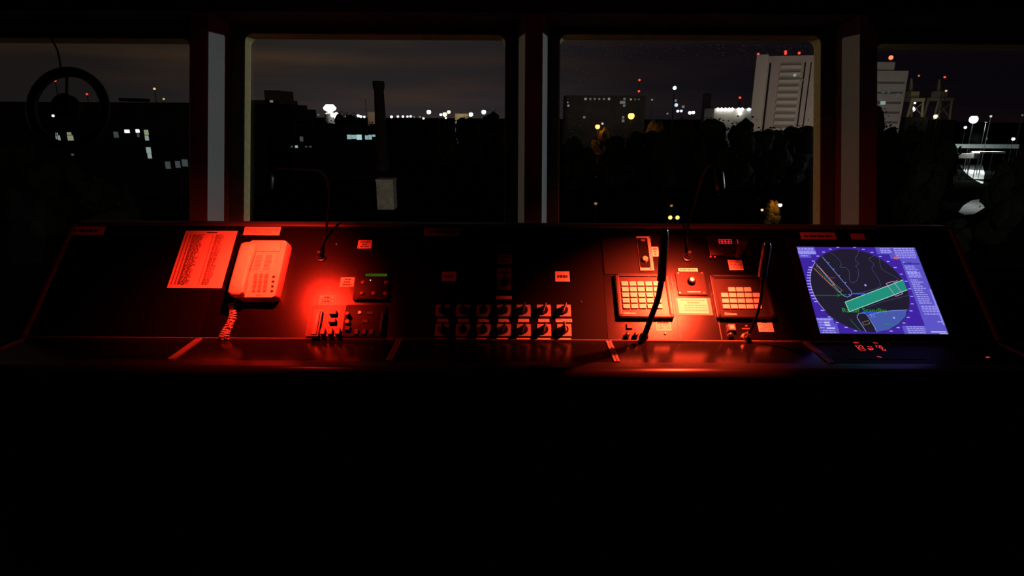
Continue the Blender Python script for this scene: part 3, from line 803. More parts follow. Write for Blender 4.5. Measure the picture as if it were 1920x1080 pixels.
# dimmer dial
t, org = on_panel('dimmer_dial', 'square dimmer plate with a ribbed round dial and four screws', 'dimmer', 1297, 554)
a, b, c, d = lrect(org, 1268.5, 511, 1322.5, 554)
obj('plate', box(NB(), a, b, c, d, .0003, .005, .0008), mat('dimmer_plate', (.010, .010, .010), .42, spec=.18), t)
x, y = local(org, 1295.5, 529)
bm = NB(); prof = [(.014, .0052), (.0135, .022), (.011, .024)]
lathe(bm, prof, 24, (x, y, 0))
for k in range(12):
    a_ = 2 * math.pi * k / 12; cyl(bm, (x + .0138 * math.cos(a_), y + .0138 * math.sin(a_), .0055), (x + .0132 * math.cos(a_), y + .0132 * math.sin(a_), .022), .002, seg=6)
k_ = obj('dial', bm, M_blackpl, t, True)
obj('dial_cap', lathe(NB(), [(.0095, .0242), (.009, .0255), (.006, .026)], 20, (x, y, 0)), M_metal, k_, True)
for px_, py_ in ((1271, 513.5), (1315, 513.5), (1274, 550.5), (1319, 550.5)):
    x, y = local(org, px_, py_); obj('screw', lathe(NB(), [(.0036, .0052), (.0028, .0068)], 12, (x, y, 0)), M_metal, t, True)
a, b, c, d = lrect(org, 1288, 547.7, 1313, 549.3); obj('scale_mark', box(NB(), a, b, c, d, .0052, .0056), M_whitepl, t)
# thin rails framing the sub-panels
for x0, y0, x1, y1, nm in ((1257, 517, 1276.5, 636, 'left'), (1335, 517, 1349.5, 637, 'right')):
    ua, va = PN(x0, y0); ub, vb = PN(x1, y1); um = (ua + ub) / 2
    o = obj('seam_strip', box(NB(), -.0012, .0012, 0, va - vb, .0002, .0022), M_module)
    o.location = panel_point(um, vb); o.rotation_euler = (THETA, 0, 0)
    tag(o, 'thin bright seam strip on the %s side of the dimmer plate and notice card' % nm, 'seam strip')

# ---------------------------------------------------------------- red digit unit with fist microphone
t, org = on_panel('digit_display', 'black radio with glowing red digits near the top of the intercom panel', 'radio', 1365, 484)
HM = .015
a, b, c, d = local(org, 1326, 464)[0], local(org, 1404, 464)[0], local(org, 1362, 483)[1], local(org, 1362, 446)[1]
obj('housing', prism(NB(), rrect(a, b, c, d, .004), .0003, HM, .002), M_blackpl, t, True)
seg7 = {'8': 'abcdefg', '6': 'acdefg', '0': 'abcdef', '5': 'acdfg', '2': 'abged', '1': 'bc', '3': 'abgcd'}
bm = NB()
for s, cx in (('8', 1350.5), ('8', 1356.8), ('6', 1362.8), ('8', 1369), ('1', 1380.5)):
    a, b, c, d = lrect(org, cx - 2.4, 449.5, cx + 2.4, 456.6, HM); z = HM + .0008; m_ = (c + d) / 2
    E = {'a': ((a, d), (b, d)), 'b': ((b, d), (b, m_)), 'c': ((b, m_), (b, c)), 'd': ((a, c), (b, c)), 'e': ((a, c), (a, m_)), 'f': ((a, m_), (a, d)), 'g': ((a, m_), (b, m_))}
    for ch in seg7[s]: strip(bm, E[ch], .0030, z)
obj('digits', bm, emis('red_digits', (1.0, .015, .03), .75), t)
for px_, py_ in ((1332, 482), (1340, 482.5)):
    x, y = local(org, px_, py_, HM); obj('small_key', lathe(NB(), [(.004, HM + .0002), (.004, HM + .004), (.003, HM + .005)], 12, (x, y, 0)), mat('red_dot'), t)
x, y = local(org, 1374, 476, HM); knob(t, x, y, HM, .008, .012, M_blackpl)
t, org = on_panel('fist_microphone', 'black hand microphone hanging on a clip beside the red digits', 'microphone', 1388, 482)
ms = []
for f, w_, z0, z1, py_ in ((0, .012, .020, .034, 480), (.1, .018, .017, .042, 478), (.4, .021, .016, .046, 471), (.75, .024, .016, .050, 462), (.95, .020, .018, .046, 457), (1, .012, .022, .040, 455)):
    x, y = local(org, 1384 + f * 9, py_, .03); ms.append((x, y, w_ * .8, z0, z1))
bm = NB(); loft(bm, ms, 18); obj('body', bm, mat('dull_black', (.03, .028, .026), .3, spec=.6), t, True)
x, y = local(org, 1390, 466, .05); obj('talk_key', box(NB(), x - .006, x + .006, y - .01, y + .01, .0495, .053, .0015), M_blackpl, t)
x, y = local(org, 1390, 468, .01); obj('clip', box(NB(), x - .010, x + .010, y - .012, y + .012, .0152, .0159, .0002), M_metal, t)
bm = NB(); tube(bm, spline([(*local(org, 1398, 452, .03), .03), (*local(org, 1404, 462, .02), .02), (*local(org, 1408, 474, .01), .01), (*local(org, 1430, 505, .006), .006), (*local(org, 1452, 540, .006), .006)], 8), .0022, 8)
coil(bm, [(*local(org, 1452, 540, .012), .012), (*local(org, 1456, 553, .012), .012), (*local(org, 1466, 560, .012), .012), (*local(org, 1476, 556, .012), .012)], .006, 16, .0017)
obj('coiled_cord', bm, M_rubber, t, True)

# ---------------------------------------------------------------- gooseneck microphones
def goose_mic(label, base, neck, head, rneck, rhead, foot_m):
    t, org = on_panel('gooseneck_microphone', label, 'microphone', *base)
    inv = (Matrix.Translation(t.location) @ t.rotation_euler.to_matrix().to_4x4()).inverted()
    def LP(px, py, Y): return inv @ WP(px, py, Y)
    obj('base_socket', lathe(NB(), [(.016, .0003), (.016, .006), (.010, .010), (.0085, .030), (.007, .034)], 20), foot_m, t, True)
    pts = [Vector((0, 0, .030))] + [LP(*p) for p in neck]
    P = spline(pts, 8)
    bm = NB(); tube(bm, P, rneck, 12); obj('gooseneck', bm, M_rubber, t, True)
    hp = [LP(*p) for p in head]; h_ = spline([P[-1]] + hp, 6)
    rs = [rneck * 1.05 if i < 2 else rhead * (1 if i < len(h_) - 2 else (.95 if i < len(h_) - 1 else .8)) for i in range(len(h_))]
    bm = NB(); tube(bm, h_, rs, 20); g = obj('capsule', bm, M_blackpl, t, True)
    d_ = (h_[-1] - h_[-3]).normalized()
    bm = NB(); lathe(bm, [(rhead * .78, .0004), (rhead * .7, .004), (rhead * .3, .006)], 18, h_[-1], d_); obj('grille', bm, M_chrome, g, True)
    for f in (.55, .75, .9):
        i_ = int(f * (len(h_) - 1)); 
    return t
goose_mic('left gooseneck microphone arching up in front of the left keypad', (1207, 632),
          [(1214, 614, 2.065), (1224, 587, 2.05), (1234, 558, 2.03), (1239.5, 530, 2.01)], [(1241.5, 512, 2.0), (1244, 470, 1.975), (1246, 432, 1.95)], .0100, .0150, M_rubber)
goose_mic('right gooseneck microphone rising in front of the right keypad', (1398, 632),
          [(1409, 616, 2.068), (1420, 588, 2.052), (1427, 556, 2.035), (1429.5, 522, 2.015)], [(1431, 506, 2.005), (1435, 480, 1.99), (1438.5, 457, 1.975)], .0050, .0145, mat('brass_foot', (.45, .36, .2), .3, metal=1.0))

# ---------------------------------------------------------------- red gooseneck lamps
def goose_lamp(label, base, neck, head0, head1, aim, color, power, size, blend, lens):
    t, org = on_panel('gooseneck_lamp', label, 'lamp', *base)
    inv = (Matrix.Translation(t.location) @ t.rotation_euler.to_matrix().to_4x4()).inverted()
    def LW(p): return inv @ WP(*p)
    obj('base_socket', lathe(NB(), [(.018, .0003), (.018, .008), (.013, .010), (.013, .020), (.009, .024), (.009, .040), (.006, .044)], 20), M_blackpl, t, True)
    P = spline([Vector((0, 0, .040))] + [LW(p) for p in neck] + [LW(head0)], 8)
    bm = NB(); tube(bm, P, .0048, 10); obj('gooseneck', bm, M_rubber, t, True)
    h0, h1 = LW(head0), LW(head1); d_ = (h1 - h0).normalized(); Ln = (h1 - h0).length
    bm = NB(); r = .0165; seg = 24
    prof = [(.006, 0), (.011, .004), (r, .014), (r, Ln), (r - .002, Ln), (r - .002, Ln - .0065), (.002, Ln - .007)]
    lathe(bm, prof, seg, h0, d_); s = obj('shade', bm, M_blackpl, t, True)
    bm = NB(); lathe(bm, [(r - .004, 0), (r - .004, .0012)], 20, h0 + d_ * (Ln - .006), d_)
    obj('red_lens', bm, emis('red_lens' + ('' if lens < 1000 else '_bright'), (1, .022, .008), lens), s)
    w1 = WP(*head1)
    mtx = Matrix.Translation(t.location) @ t.rotation_euler.to_matrix().to_4x4()
    wl_ = mtx @ (h1 + d_ * .002)
    li = light('lamp_light', 'SPOT', wl_, color, power, .007, aim, size, blend)
    return t
def wp_on_panel(px, py): return panel_point(*PN(px, py))
goose_lamp('left black gooseneck lamp glowing red over the telephone', (603, 484),
           [(606, 455, 2.375), (613, 420, 2.385), (617, 385, 2.36), (617, 352, 2.30), (611, 332, 2.23), (600, 322, 2.18), (580, 318, 2.13), (548, 315, 2.085), (521, 315, 2.06)],
           (505, 325, 2.045), (503, 352, 2.050), wp_on_panel(520, 545), RED_ONE, LAMP_ONE_W, math.radians(106), .9, 1100.0)
goose_lamp('right black gooseneck lamp glowing red over the intercom keypads', (1288, 484),
           [(1288, 455, 2.375), (1291, 420, 2.385), (1302, 385, 2.36), (1312, 345, 2.27), (1321, 321, 2.19), (1334, 309, 2.09)],
           (1347, 318, 2.012), (1350, 352, 2.04), wp_on_panel(1254, 600), RED_TWO, LAMP_TWO_W, math.radians(96), 1.0, 900.0)

# ---------------------------------------------------------------- radar display
t, org = on_panel('radar_display', 'purple-lit radar chart monitor set in the right console panel', 'monitor', 1650, 632)
def q(X, Y): return 1480 + X * .2407, 430 + Y * .2407
HS = .0030
def R6(X, Y, h=HS): return local(org, *q(X, Y), h)
sl = (R6(72, 137)[0] + R6(215, 815)[0]) / 2; sr = (R6(1003, 143)[0] + R6(1210, 818)[0]) / 2
sb = (R6(215, 817)[1] + R6(1210, 818)[1]) / 2; st = (R6(72, 137)[1] + R6(1003, 142)[1]) / 2
bm = NB(); ring_prism(bm, rrect(sl - .032, sr + .040, sb - .020, st + .034, .006), rrect(sl, sr, sb, st, .001), .0003, .007)
obj('bezel', bm, mat('monitor_bezel', (.008, .008, .009), .4), t)
scr = obj('screen', box(NB(), sl, sr, sb, st, .0006, HS), emis('screen_violet', srgb(62, 36, 160), 1.0), t)
LAY = [HS + .0003]
def layer():
    LAY[0] += .0002; return LAY[0]
def spart(name, color, fn, strength=1.0):
    bm = NB(); fn(bm, layer()); return obj(name, bm, emis('screen_' + name, srgb(*color), strength), scr)
l_, r_, tt, bb = R6(165, 430), R6(928, 520), R6(440, 150), R6(620, 808)
crad = (r_[0] - l_[0]) / 2; ccx, ccy = (l_[0] + r_[0]) / 2, (tt[1] + bb[1]) / 2; cry = (tt[1] - bb[1]) / 2
crad_m = (crad + cry) / 2
def disc(bm, z):
    bm.faces.new([bm.verts.new((ccx + crad_m * math.cos(2 * math.pi * k / 90), ccy + crad_m * math.sin(2 * math.pi * k / 90), z)) for k in range(90)])
def inside(x, y): return (x - ccx) ** 2 + (y - ccy) ** 2 <= crad_m ** 2
def in_disc(pts):
    out = []
    for x, y in pts:
        d_ = math.hypot(x - ccx, y - ccy)
        if d_ > crad_m: x, y = ccx + (x - ccx) * crad_m / d_, ccy + (y - ccy) * crad_m / d_
        out.append((x, y))
    return out
def polyq(pts):
    def f(bm, z):
        quad(bm, [(*p, z) for p in pts])
    return f
def rect_part(x0, x1, y0, y1): return polyq([(x0, y0), (x1, y0), (x1, y1), (x0, y1)])
SW, SH = sr - sl, st - sb
# menu blocks
def blocks(name, color, rects):
    z = layer(); m_ = emis('screen_' + name, srgb(*color), 1.0)
    for x0, x1, y0, y1 in rects:
        bm = NB(); quad(bm, [(sl + SW * x0, sb + SH * y0, z), (sl + SW * x1, sb + SH * y0, z), (sl + SW * x1, sb + SH * y1, z), (sl + SW * x0, sb + SH * y1, z)])
        obj(name, bm, m_, scr)
blocks('menu_block', (92, 84, 196), ((0, .155, .905, 1), (0, .105, .865, .905), (.665, .80, .915, 1), (.80, 1, .85, 1), (.84, 1, .0, .85), (.765, .80, .855, .915), (.66, .84, 0, .092), (0, .135, 0, .17), (.135, .155, 0, .11)))
blocks('menu_highlight', (140, 135, 235), ((0, .155, .915, .945), (.985, 1, .1, .5), (.0, .135, .155, .17)))
blocks('menu_divider', (50, 50, 160), ((.855, .99, .79, .806), (.89, .92, .806, .815), (.84, 1, .715, .718), (.84, 1, .655, .657), (.85, 1, .232, .235)))
rnd = random.Random(11)
tz_ = layer()
def row(x0, x1, y, h=.011):
    x = x0; bm = NB()
    while x < x1 - .004:
        w = min(rnd.uniform(.012, .03), x1 - x)
        quad(bm, [(sl + SW * x, sb + SH * y, tz_), (sl + SW * (x + w), sb + SH * y, tz_), (sl + SW * (x + w), sb + SH * (y + h), tz_), (sl + SW * x, sb + SH * (y + h), tz_)])
        x += w + .005
    obj('menu_text', bm, emis('screen_menu_text', srgb(168, 160, 246), 1.0), scr)
for y in (.975, .955): row(.01, .14, y)
row(.012, .15, .932, h=.014); row(.015, .15, .911, h=.014); row(.02, .085, .883)
for y in (.975, .952, .930): row(.70, .79, y)
for k in range(6): row(.815, .985, .978 - k * .022)
for k in range(5): row(.855, .855 + rnd.uniform(.07, .12), .765 - k * .022)
for k in range(4): row(.86, .965, .69 - k * .018)
for k in range(12): row(.862, .862 + rnd.uniform(.055, .11), .60 - k * .024)
for k in range(4): row(.866, .985, .30 - k * .02)
row(.87, .98, .215); row(.95, .99, .13)
for k in range(4): row(.69, .83, .075 - k * .021)
row(.012, .12, .145); row(.015, .05, .118); row(.015, .05, .09); row(.015, .05, .06); row(.03, .12, .03); row(.02, .13, .01)
blocks('menu_white', (196, 190, 255), ((.87, .99, .021, .033), (.93, .995, .002, .012), (.055, .10, .112, .130), (.055, .10, .085, .103), (.065, .13, .052, .068), (.857, .866, .812, .822), (.778, .788, .945, .954)))
spart('alarm_icon', (226, 100, 50), polyq([R6(812, 216), R6(843, 216), R6(848, 232), R6(815, 232)]))
spart('chart_disc', (34, 29, 46), disc)
spart('land_area', (70, 88, 170), lambda bm, z: quad(bm, [(*p, z) for p in in_disc([R6(612, 670), R6(700, 647), R6(800, 636), R6(915, 631), R6(902, 680), R6(850, 738), R6(770, 787), R6(682, 806), R6(676, 788), R6(665, 768)])]))
def rs(bm, z):
    x, y = R6(412, 648); x1 = R6(757, 648)[0]
    b2 = NB(); text_bm(b2, 'Radar Standby', 0, 0, .0258, 0, align='LEFT', width=x1 - x); merge(bm, b2, Matrix.Translation((x, y, z)))
spart('standby_text', (44, 150, 70), rs)
spart('channel_area', (34, 142, 124), polyq([R6(432, 570), R6(885, 397), R6(915, 475), R6(465, 645)]))
lw = .0016
def lines(paths, w):
    def f(bm, z):
        for p in paths: strip(bm, in_disc([R6(*a) for a in p]), w, z)
    return f
def smooth(pts, n=6): return [(v.x, v.y) for v in spline([(x, y, 0) for x, y in pts], n)]
spart('depth_contours', (72, 78, 132), lines([
    smooth([(320, 185), (360, 215), (387, 243), (404, 275), (392, 297), (440, 303), (464, 335), (465, 380), (476, 412), (500, 417), (526, 395), (536, 350), (530, 305), (514, 290), (537, 270), (510, 242), (528, 200), (541, 158)]),
    smooth([(655, 208), (618, 235), (655, 272), (641, 312), (680, 370), (706, 428), (690, 457), (590, 487), (490, 505)]),
    smooth([(697, 225), (705, 275), (722, 315), (790, 355), (862, 398)]),
    [(925, 517), (720, 567), (600, 612)]], .0013))
spart('quay_lines', (128, 150, 238), lines([
    [(255, 218), (478, 482), (486, 500), (474, 520), (450, 530), (430, 526), (405, 508), (205, 270)],
    [(595, 803), (527, 695), (526, 678), (535, 662), (555, 655), (580, 655), (602, 668), (665, 770), (668, 785), (682, 806)],
    [(612, 670), (700, 647), (800, 636), (915, 631)], [(632, 672), (641, 690)], [(650, 667), (662, 688)],
    [(300, 265), (308, 262)], [(340, 314), (348, 311)], [(383, 365), (391, 362)], [(432, 418), (440, 415)]], .0021))
spart('channel_outline', (170, 236, 205), lines([[(915, 475), (465, 645), (432, 570), (885, 397)]], .0022))
spart('ship_outline', (226, 140, 120), lines([[(350, 430), (325, 440), (190, 308)], [(350, 430), (226, 292), (206, 290)]], .0019))
spart('second_ship', (150, 130, 60), lines([[(345, 425), (408, 478), (385, 498), (325, 440)], [(565, 730), (610, 712), (624, 737), (577, 750), (565, 730)]], .0014))
spart('own_ship', (214, 150, 226), lines([[(750, 425), (805, 408), (878, 505), (825, 525), (750, 425)], [(815, 412), (838, 402)]], .0019))
spart('green_marks', (38, 140, 62), lambda bm, z: ([strip(bm, [R6(192 + k * 9.5, 518), R6(197 + k * 9.5, 518)], .0016, z) for k in range(20)],
      strip(bm, [R6(372, 508), R6(388, 520), R6(372, 525)], .0022, z), strip(bm, [R6(205, 300), R6(385, 498)], .0013, z), strip(bm, [R6(470, 705), R6(550, 795)], .0013, z),
      strip(bm, [R6(392, 514), R6(440, 514)], .003, z), strip(bm, [R6(740, 742), R6(790, 746)], .0025, z)))
spart('target_tag', (120, 48, 36), lambda bm, z: (strip(bm, [R6(250, 379), R6(352, 381)], .0042, z)))
for a_, b_, w_ in (((490, 506), (600, 506), .0045), ((565, 651), (665, 650), .0045), ((600, 662), (635, 658), .003)):
    spart('blue_mark', (40, 92, 226), lambda bm, z: strip(bm, [R6(*a_), R6(*b_)], w_, z))
def buoys(bm, z):
    for X, Y, r in ((588, 440, .0042), (810, 693, .0040), (462, 514, .0022)):
        x, y = R6(X, Y); bm.faces.new([bm.verts.new((x + r * math.cos(k * math.pi / 8), y + r * math.sin(k * math.pi / 8), z)) for k in range(16)])
spart('buoys', (160, 170, 255), buoys)
M_tick = emis('screen_bearing_mark', srgb(178, 170, 255), 1.0); z = layer()
def tick(x, y, w, h):
    obj('bearing_mark', quad(NB(), [(x - w, y - h, z), (x + w, y - h, z), (x + w, y + h, z), (x - w, y + h, z)]), M_tick, scr)
for k in range(36):
    a_ = 2 * math.pi * k / 36
    x, y = ccx + crad_m * 1.045 * math.cos(a_), ccy + crad_m * 1.045 * math.sin(a_)
    if sl + .004 < x < sr - .07 and sb + .003 < y < st - .003 and not 145 < math.degrees(a_) < 205: tick(x, y, .0055, .0018)
for k in range(13):
    a_ = math.radians(150 + k * 4); tick(ccx + crad_m * 1.03 * math.cos(a_), ccy + crad_m * 1.03 * math.sin(a_), .0075, .002)
spart('bearing_rim', (178, 170, 255), lambda bm, z: strip(bm, [(ccx + crad_m * math.cos(math.radians(a)), ccy + crad_m * math.sin(math.radians(a))) for a in range(140, 215, 3)], .0018, z))
# backlit keys and power light on the tray in front of the radar
def on_tray(px, py): x, y = TN(px, py, .8645); return x, y
x0, y0 = on_tray(1632, 658)
t = thing('touch_key_pad', 'black touch key pad with glowing red symbols on the tray below the radar', 'key pad', (x0, y0, .8626))
xa, ya = on_tray(1600, 671); xb, yb = on_tray(1672, 641)
obj('plate', box(NB(), xa - x0 - .015, xb - x0 + .02, ya - y0 - .008, yb - y0 - .001, .0002, .0016, .0004), M_traydull, t)
M_rk = emis('red_backlight', (1.0, .05, .045), 1.1)
def T8(X, Y): x, y = on_tray(1590 + X * .046875, 635 + Y * .046875); return x - x0, y - y0
zz = .0019
def sym(nm, paths, w):
    bm = NB()
    for p in paths: strip(bm, [T8(*a) for a in p], w, zz)
    obj(nm, bm, M_rk, t)
circ = [(515 + 95 * math.cos(a_ * math.pi / 10), 350 + 62 * math.sin(a_ * math.pi / 10)) for a_ in range(21)]
sym('panel_symbol', [[(285, 262), (530, 262), (600, 330)], [(285, 262), (480, 462), (712, 462), (640, 390)], circ, [(470, 350), (560, 350)]], .0022)
sym('caption', [[(235, 165), (410, 168)]], .0045)
sym('speaker_symbol', [[(770, 315), (950, 322)], [(800, 385), (860, 445)], [(880, 380), (990, 378), (990, 440), (890, 450), (880, 400)], [(900, 415), (980, 415)]], .0032)
sym('caption', [[(1030, 168), (1180, 178)]], .0045)
sym('lamp_symbol', [[(1100, 265), (1270, 268), (1400, 360), (1300, 380), (1230, 330), (1290, 290)], [(1110, 285), (1165, 352)], [(1360, 400), (1395, 470), (1510, 478), (1470, 410)], [(1250, 370), (1400, 400)]], .0026)
sym('power_caption', [[(1180, 715), (1310, 740)]], .0060)
xx, yy = on_tray(1852, 669.5)
o = obj('indicator_light', box(NB(), -.006, .006, -.002, .002, .0002, .0022, .0005), emis('red_power_led', (1.0, .03, .05), 1.0)); o.location = (xx, yy, .8629 if xx < 1.74 else .868)
tag(o, 'small red power light at the far right end of the console tray', 'indicator light')
# ================================================================== OUTSIDE
GZ = -14.0
rnd = random.Random(21)
M_ground = mat('dark_ground', (.004, .0045, .0035), .95, spec=0.0, var=.4, vscale=.05)
M_dark   = mat('dark_facade', (.016, .015, .016), .9, spec=.1, var=.2, vscale=.2)
M_brown  = mat('brown_facade', (.10, .065, .045), .9, spec=.1, var=.15, vscale=.2)
M_conc   = mat('pale_concrete', (.50, .47, .43), .9, spec=.2, var=.1, vscale=.3)
M_brick  = mat('chimney_brick', (.035, .022, .018), .9, spec=.1, var=.3, vscale=1.5)
M_pbrick = mat('pale_brick', (.62, .55, .46), .9, spec=.1, var=.25, vscale=1.2)
M_leaf   = mat('foliage', (.012, .015, .007), .8, spec=.1, var=.4, vscale=.6)
M_bark   = mat('bark', (.03, .022, .015), .9)
M_steel  = mat('painted_steel', (.006, .006, .007), .7)
M_crane  = mat('crane_steel', (.30, .26, .18), .7)
M_litpave   = mat('lit_paving', (.55, .56, .55), .8, var=.15, vscale=.15)  # pale ground colour that carries the brightness of the lit yard
E_white = emis('lamp_white', (1.0, .97, .88), 6); E_cool = emis('lamp_cool', (.75, .92, 1.0), 3.0); E_yel = emis('lamp_yellow', (1.0, .80, .42), 3.5)
E_or = emis('lamp_orange', (1.0, .42, .09), 3.2); E_red = emis('lamp_red', (1.0, .06, .035), 1.6); E_dim = emis('lamp_dim', (.80, .9, .85), .22); E_dimor = emis('lamp_dim_orange', (1.0, .40, .12), .45)
E_win = emis('lit_window', (.62, .80, .72), .42); E_wcy = emis('lit_window_cyan', (.5, .78, .80), .55); E_wdim = emis('lit_window_dim', (.5, .62, .66), .10)
E_green = emis('lamp_green', (.65, .95, .25), .5); E_blue = emis('lamp_blue', (.6, .75, 1.0), 1.2)
o = obj('ground', box(NB(), -1500, 1500, 20, 2500, GZ - 1, GZ), M_ground); struct(o)

def ico(bm, c, r, sub=2):
    bmesh.ops.create_icosphere(bm, subdivisions=sub, radius=r, matrix=Matrix.Translation(c)); return bm
LAMP_N = [0]
def post_lamp(label, px, py, Y, rpx, em, cat='street lamp', name='street_lamp', group=None, power=None, pcol=(1, 1, 1), zbase=GZ, pole_r=None, fixed=False):
    if not fixed: Y += LAMP_N[0] % 5 * 7 * (Y > 120) + (LAMP_N[0] % 4) * 1.2 * (Y <= 120); LAMP_N[0] += 1     # neighbours stand at different depths
    p = WP(px, py, Y); zc = (p - EYE).dot(FWD); r = rpx * zc / FPX
    t = thing(name, label, cat, (p.x, p.y, zbase), group=group)
    h = p.z - zbase
    pr = pole_r or max(.06, r * .12)
    obj('pole', cyl(NB(), (0, 0, 0), (0, 0, h - r * .9), pr * 1.3, pr, 8), M_steel, t)
    bm = NB(); lathe(bm, [(r * .1, h + r * 1.10), (r * .8, h + r * 1.0), (r * .9, h + r * .78), (r * .1, h + r * .78)][::-1], 12); obj('hood', bm, M_steel, t)
    bm = NB(); ico(bm, (0, 0, h), r); obj('lamp', bm, em, t, True)
    if power:
        light('lamp_light', 'POINT', p + Vector((0, -r * 1.3, 0)), pcol, power, r * .2)
    return t

# --- skyline lamps left of and right of the chimney (second window)
sky2 = [(548.5, 219, 3.2, E_yel, 'yellow lamp at the left end of the skyline lights, beside the stepped block'),
        (587.5, 213.5, 2.2, E_white, 'small white skyline lamp just left of the bright floodlit tank'),
        (597, 215, 1.6, E_dim, 'faint skyline lamp tucked against the left side of the floodlit tank'),
        (572, 215, 1.5, E_dim, 'faint skyline lamp midway between the yellow lamp and the floodlit tank'),
        (649.5, 219, 2.2, E_cool, 'lone white skyline lamp just right of the floodlit tank'),
        (671.5, 217, 2.6, E_cool, 'left lamp of a close white pair left of the chimney'),
        (676.5, 218.5, 2.6, E_cool, 'right lamp of a close white pair left of the chimney'),
        (683, 219, 2.2, E_cool, 'white skyline lamp nearest the small lit house left of the chimney')]
for k, (x, y, r, e, l) in enumerate(sky2):
    post_lamp(l, x, y, 330, r, e, group='skyline lamps left of the chimney')
for k, (x, y, r, e) in enumerate(((734, 219, 2.4, E_white), (746, 218.5, 2.2, E_cool), (755.5, 218.5, 2.2, E_cool), (764, 218.5, 2, E_cool), (770, 218, 2.2, E_cool), (776.3, 219, 1.7, E_dim), (787.5, 219.3, 2, E_dim), (794, 221.8, 2, E_yel))):
    post_lamp('%s from the left in the low lamp row right of the chimney' % ORD[k], x, y, 340, r, e, group='low lamp row right of the chimney')
for x, y, r, e, l in ((804, 210, 4, E_white, 'tall bright lamp standing above the right end of the low lamp row'), (826.5, 215, 2.4, E_white, 'small white lamp left of the bright warm lamp on the skyline'),
                      (834, 214.5, 4.2, E_yel, 'bright warm lamp, lower of the neighbouring pair on the skyline'), (841.5, 210, 3.2, E_yel, 'warm lamp, upper of the neighbouring pair on the skyline'),
                      (836, 221, 1.8, E_yel, 'small yellow lamp under the bright warm lamp'), (864, 216, 2.6, E_white, 'white lamp in front of the lit yellowish shed'),
                      (883, 214.5, 4, E_white, 'bright lamp at the right end of the lit yellowish shed'), (907, 210, 4.4, E_cool, 'bright cool lamp alone at the right end of the second window skyline')):
    post_lamp(l, x, y, 345, r, e, group='tall skyline lamps in the second window')
for x, y, r, l in ((685, 182.5, 1.4, 'dim red mast light left of the chimney top'),):
    post_lamp(l, x, y, 420, r, emis('lamp_dim_red', (.6, .08, .04), .25), name='mast_light', cat='mast light', pole_r=.15)
# --- lamps of the third window
six = [1098, 1107, 1115.3, 1123.8, 1132.5, 1142]
M_lowb = mat('low_block_wall', (.10, .085, .075), .9, spec=.1, var=.2, vscale=.2)
tb = thing('low_office_block', 'low dark block with a row of six small lit windows in the third window', 'building')
p0, p1 = WP(1062, 186, 300), WP(1210, 186, 300); tb.location = ((p0.x + p1.x) / 2, 300, GZ)
hw_ = (p1.x - p0.x) / 2; ztop = WP(1120, 179, 300).z - GZ
obj('walls', box(NB(), -hw_, hw_, 0, 18, 0, ztop), M_lowb, tb)
for k, x in enumerate(six + [1171, 1183, 1191, 1198]):
    p = WP(x, 185.5 if k < 7 else 186.3, 299.7); s = (.5 if k in (0, 5, 6) else .42)
    obj('window', box(NB(), p.x - tb.location.x - s, p.x - tb.location.x + s, -.22, -.02, p.z - GZ - s * .9, p.z - GZ + s * .9), (emis('win_warm', (.8, .75, .5), .35) if k in (0, 5, 7) else E_wdim if k > 7 else emis('win_cool', (.55, .65, .62), .22)), tb)
for x, y, w_, h_ in ((1167.5, 192, 5, 2.3), (1170.5, 198, 2, 2), (1095.5, 220, 2.3, 1.8), (1168.5, 220, 2, 2), (1168.5, 226.5, 2.2, 2.5)):
    p = WP(x, y, 299.7); k_ = 300 / FPX * .97
    obj('window', box(NB(), p.x - tb.location.x - w_ * k_, p.x - tb.location.x + w_ * k_, -.22, -.02, p.z - GZ - h_ * k_, p.z - GZ + h_ * k_), emis('win_cool', (.55, .65, .62), .22), tb)
for x, y, r, e, l in ((1064.5, 192, 1.6, E_dim, 'topmost of the column of pale lamps at the left edge of the third window'), (1065.5, 198, 2.4, E_dim, 'second lamp down in the column at the left edge of the third window'),
                      (1064.5, 212.5, 2.2, E_dim, 'third lamp down in the column at the left edge of the third window'), (1065.3, 239.3, 3.4, E_cool, 'upper of two bright white lamps low at the left edge of the third window'),
                      (1066.3, 248.3, 3, E_cool, 'lower of two bright white lamps low at the left edge of the third window'), (1222.5, 187, 2, E_dim, 'small pale lamp alone right of the low block roof'),
                      (1129.5, 231.7, 2.2, emis('lamp_soft', (1, .85, .75), .7), 'small pale lamp up right of the lower orange street lamp'),
                      (1251.5, 213, 1.9, E_dim, 'faint lamp left of the floodlight mast in the third window'),
                      (1271, 208.3, 2.4, E_white, 'left of two small lamps at the foot of the floodlight mast'), (1277.5, 208, 2.3, E_cool, 'right of two small lamps at the foot of the floodlight mast'),
                      (1281, 200, 2.6, E_dim, 'dim lamp right of the floodlight mast'), (1293.5, 211.5, 3.1, E_white, 'left lamp of the close bright pair right of the floodlight mast'),
                      (1300, 211, 3.1, E_cool, 'right lamp of the close bright pair right of the floodlight mast'), (1351, 232.5, 2.6, E_cool, 'lone white lamp below the lit white shed')):
    post_lamp(l, x, y, 290, r, e, group='pale lamps in the third window')
post_lamp('large orange street lamp, the brightest orange one, on a pale pole', 1183.5, 217.5, 165, 6.2, E_or, fixed=True, power=420, pcol=(1, .55, .2), group='orange street lamps')
post_lamp('lower orange street lamp lighting the tree under it', 1120.5, 237.5, 160, 4.6, E_or, fixed=True, power=200, pcol=(1, .5, .12), group='orange street lamps')
for x, y, l in ((1199, 150, 'upper red light of the mast over the low block'), (1198, 171, 'lower red light of the mast over the low block')):
    post_lamp(l, x, y, 420 + (y < 160) * 1.0, 2.2, E_red, name='mast_light', cat='mast light', pole_r=.12)
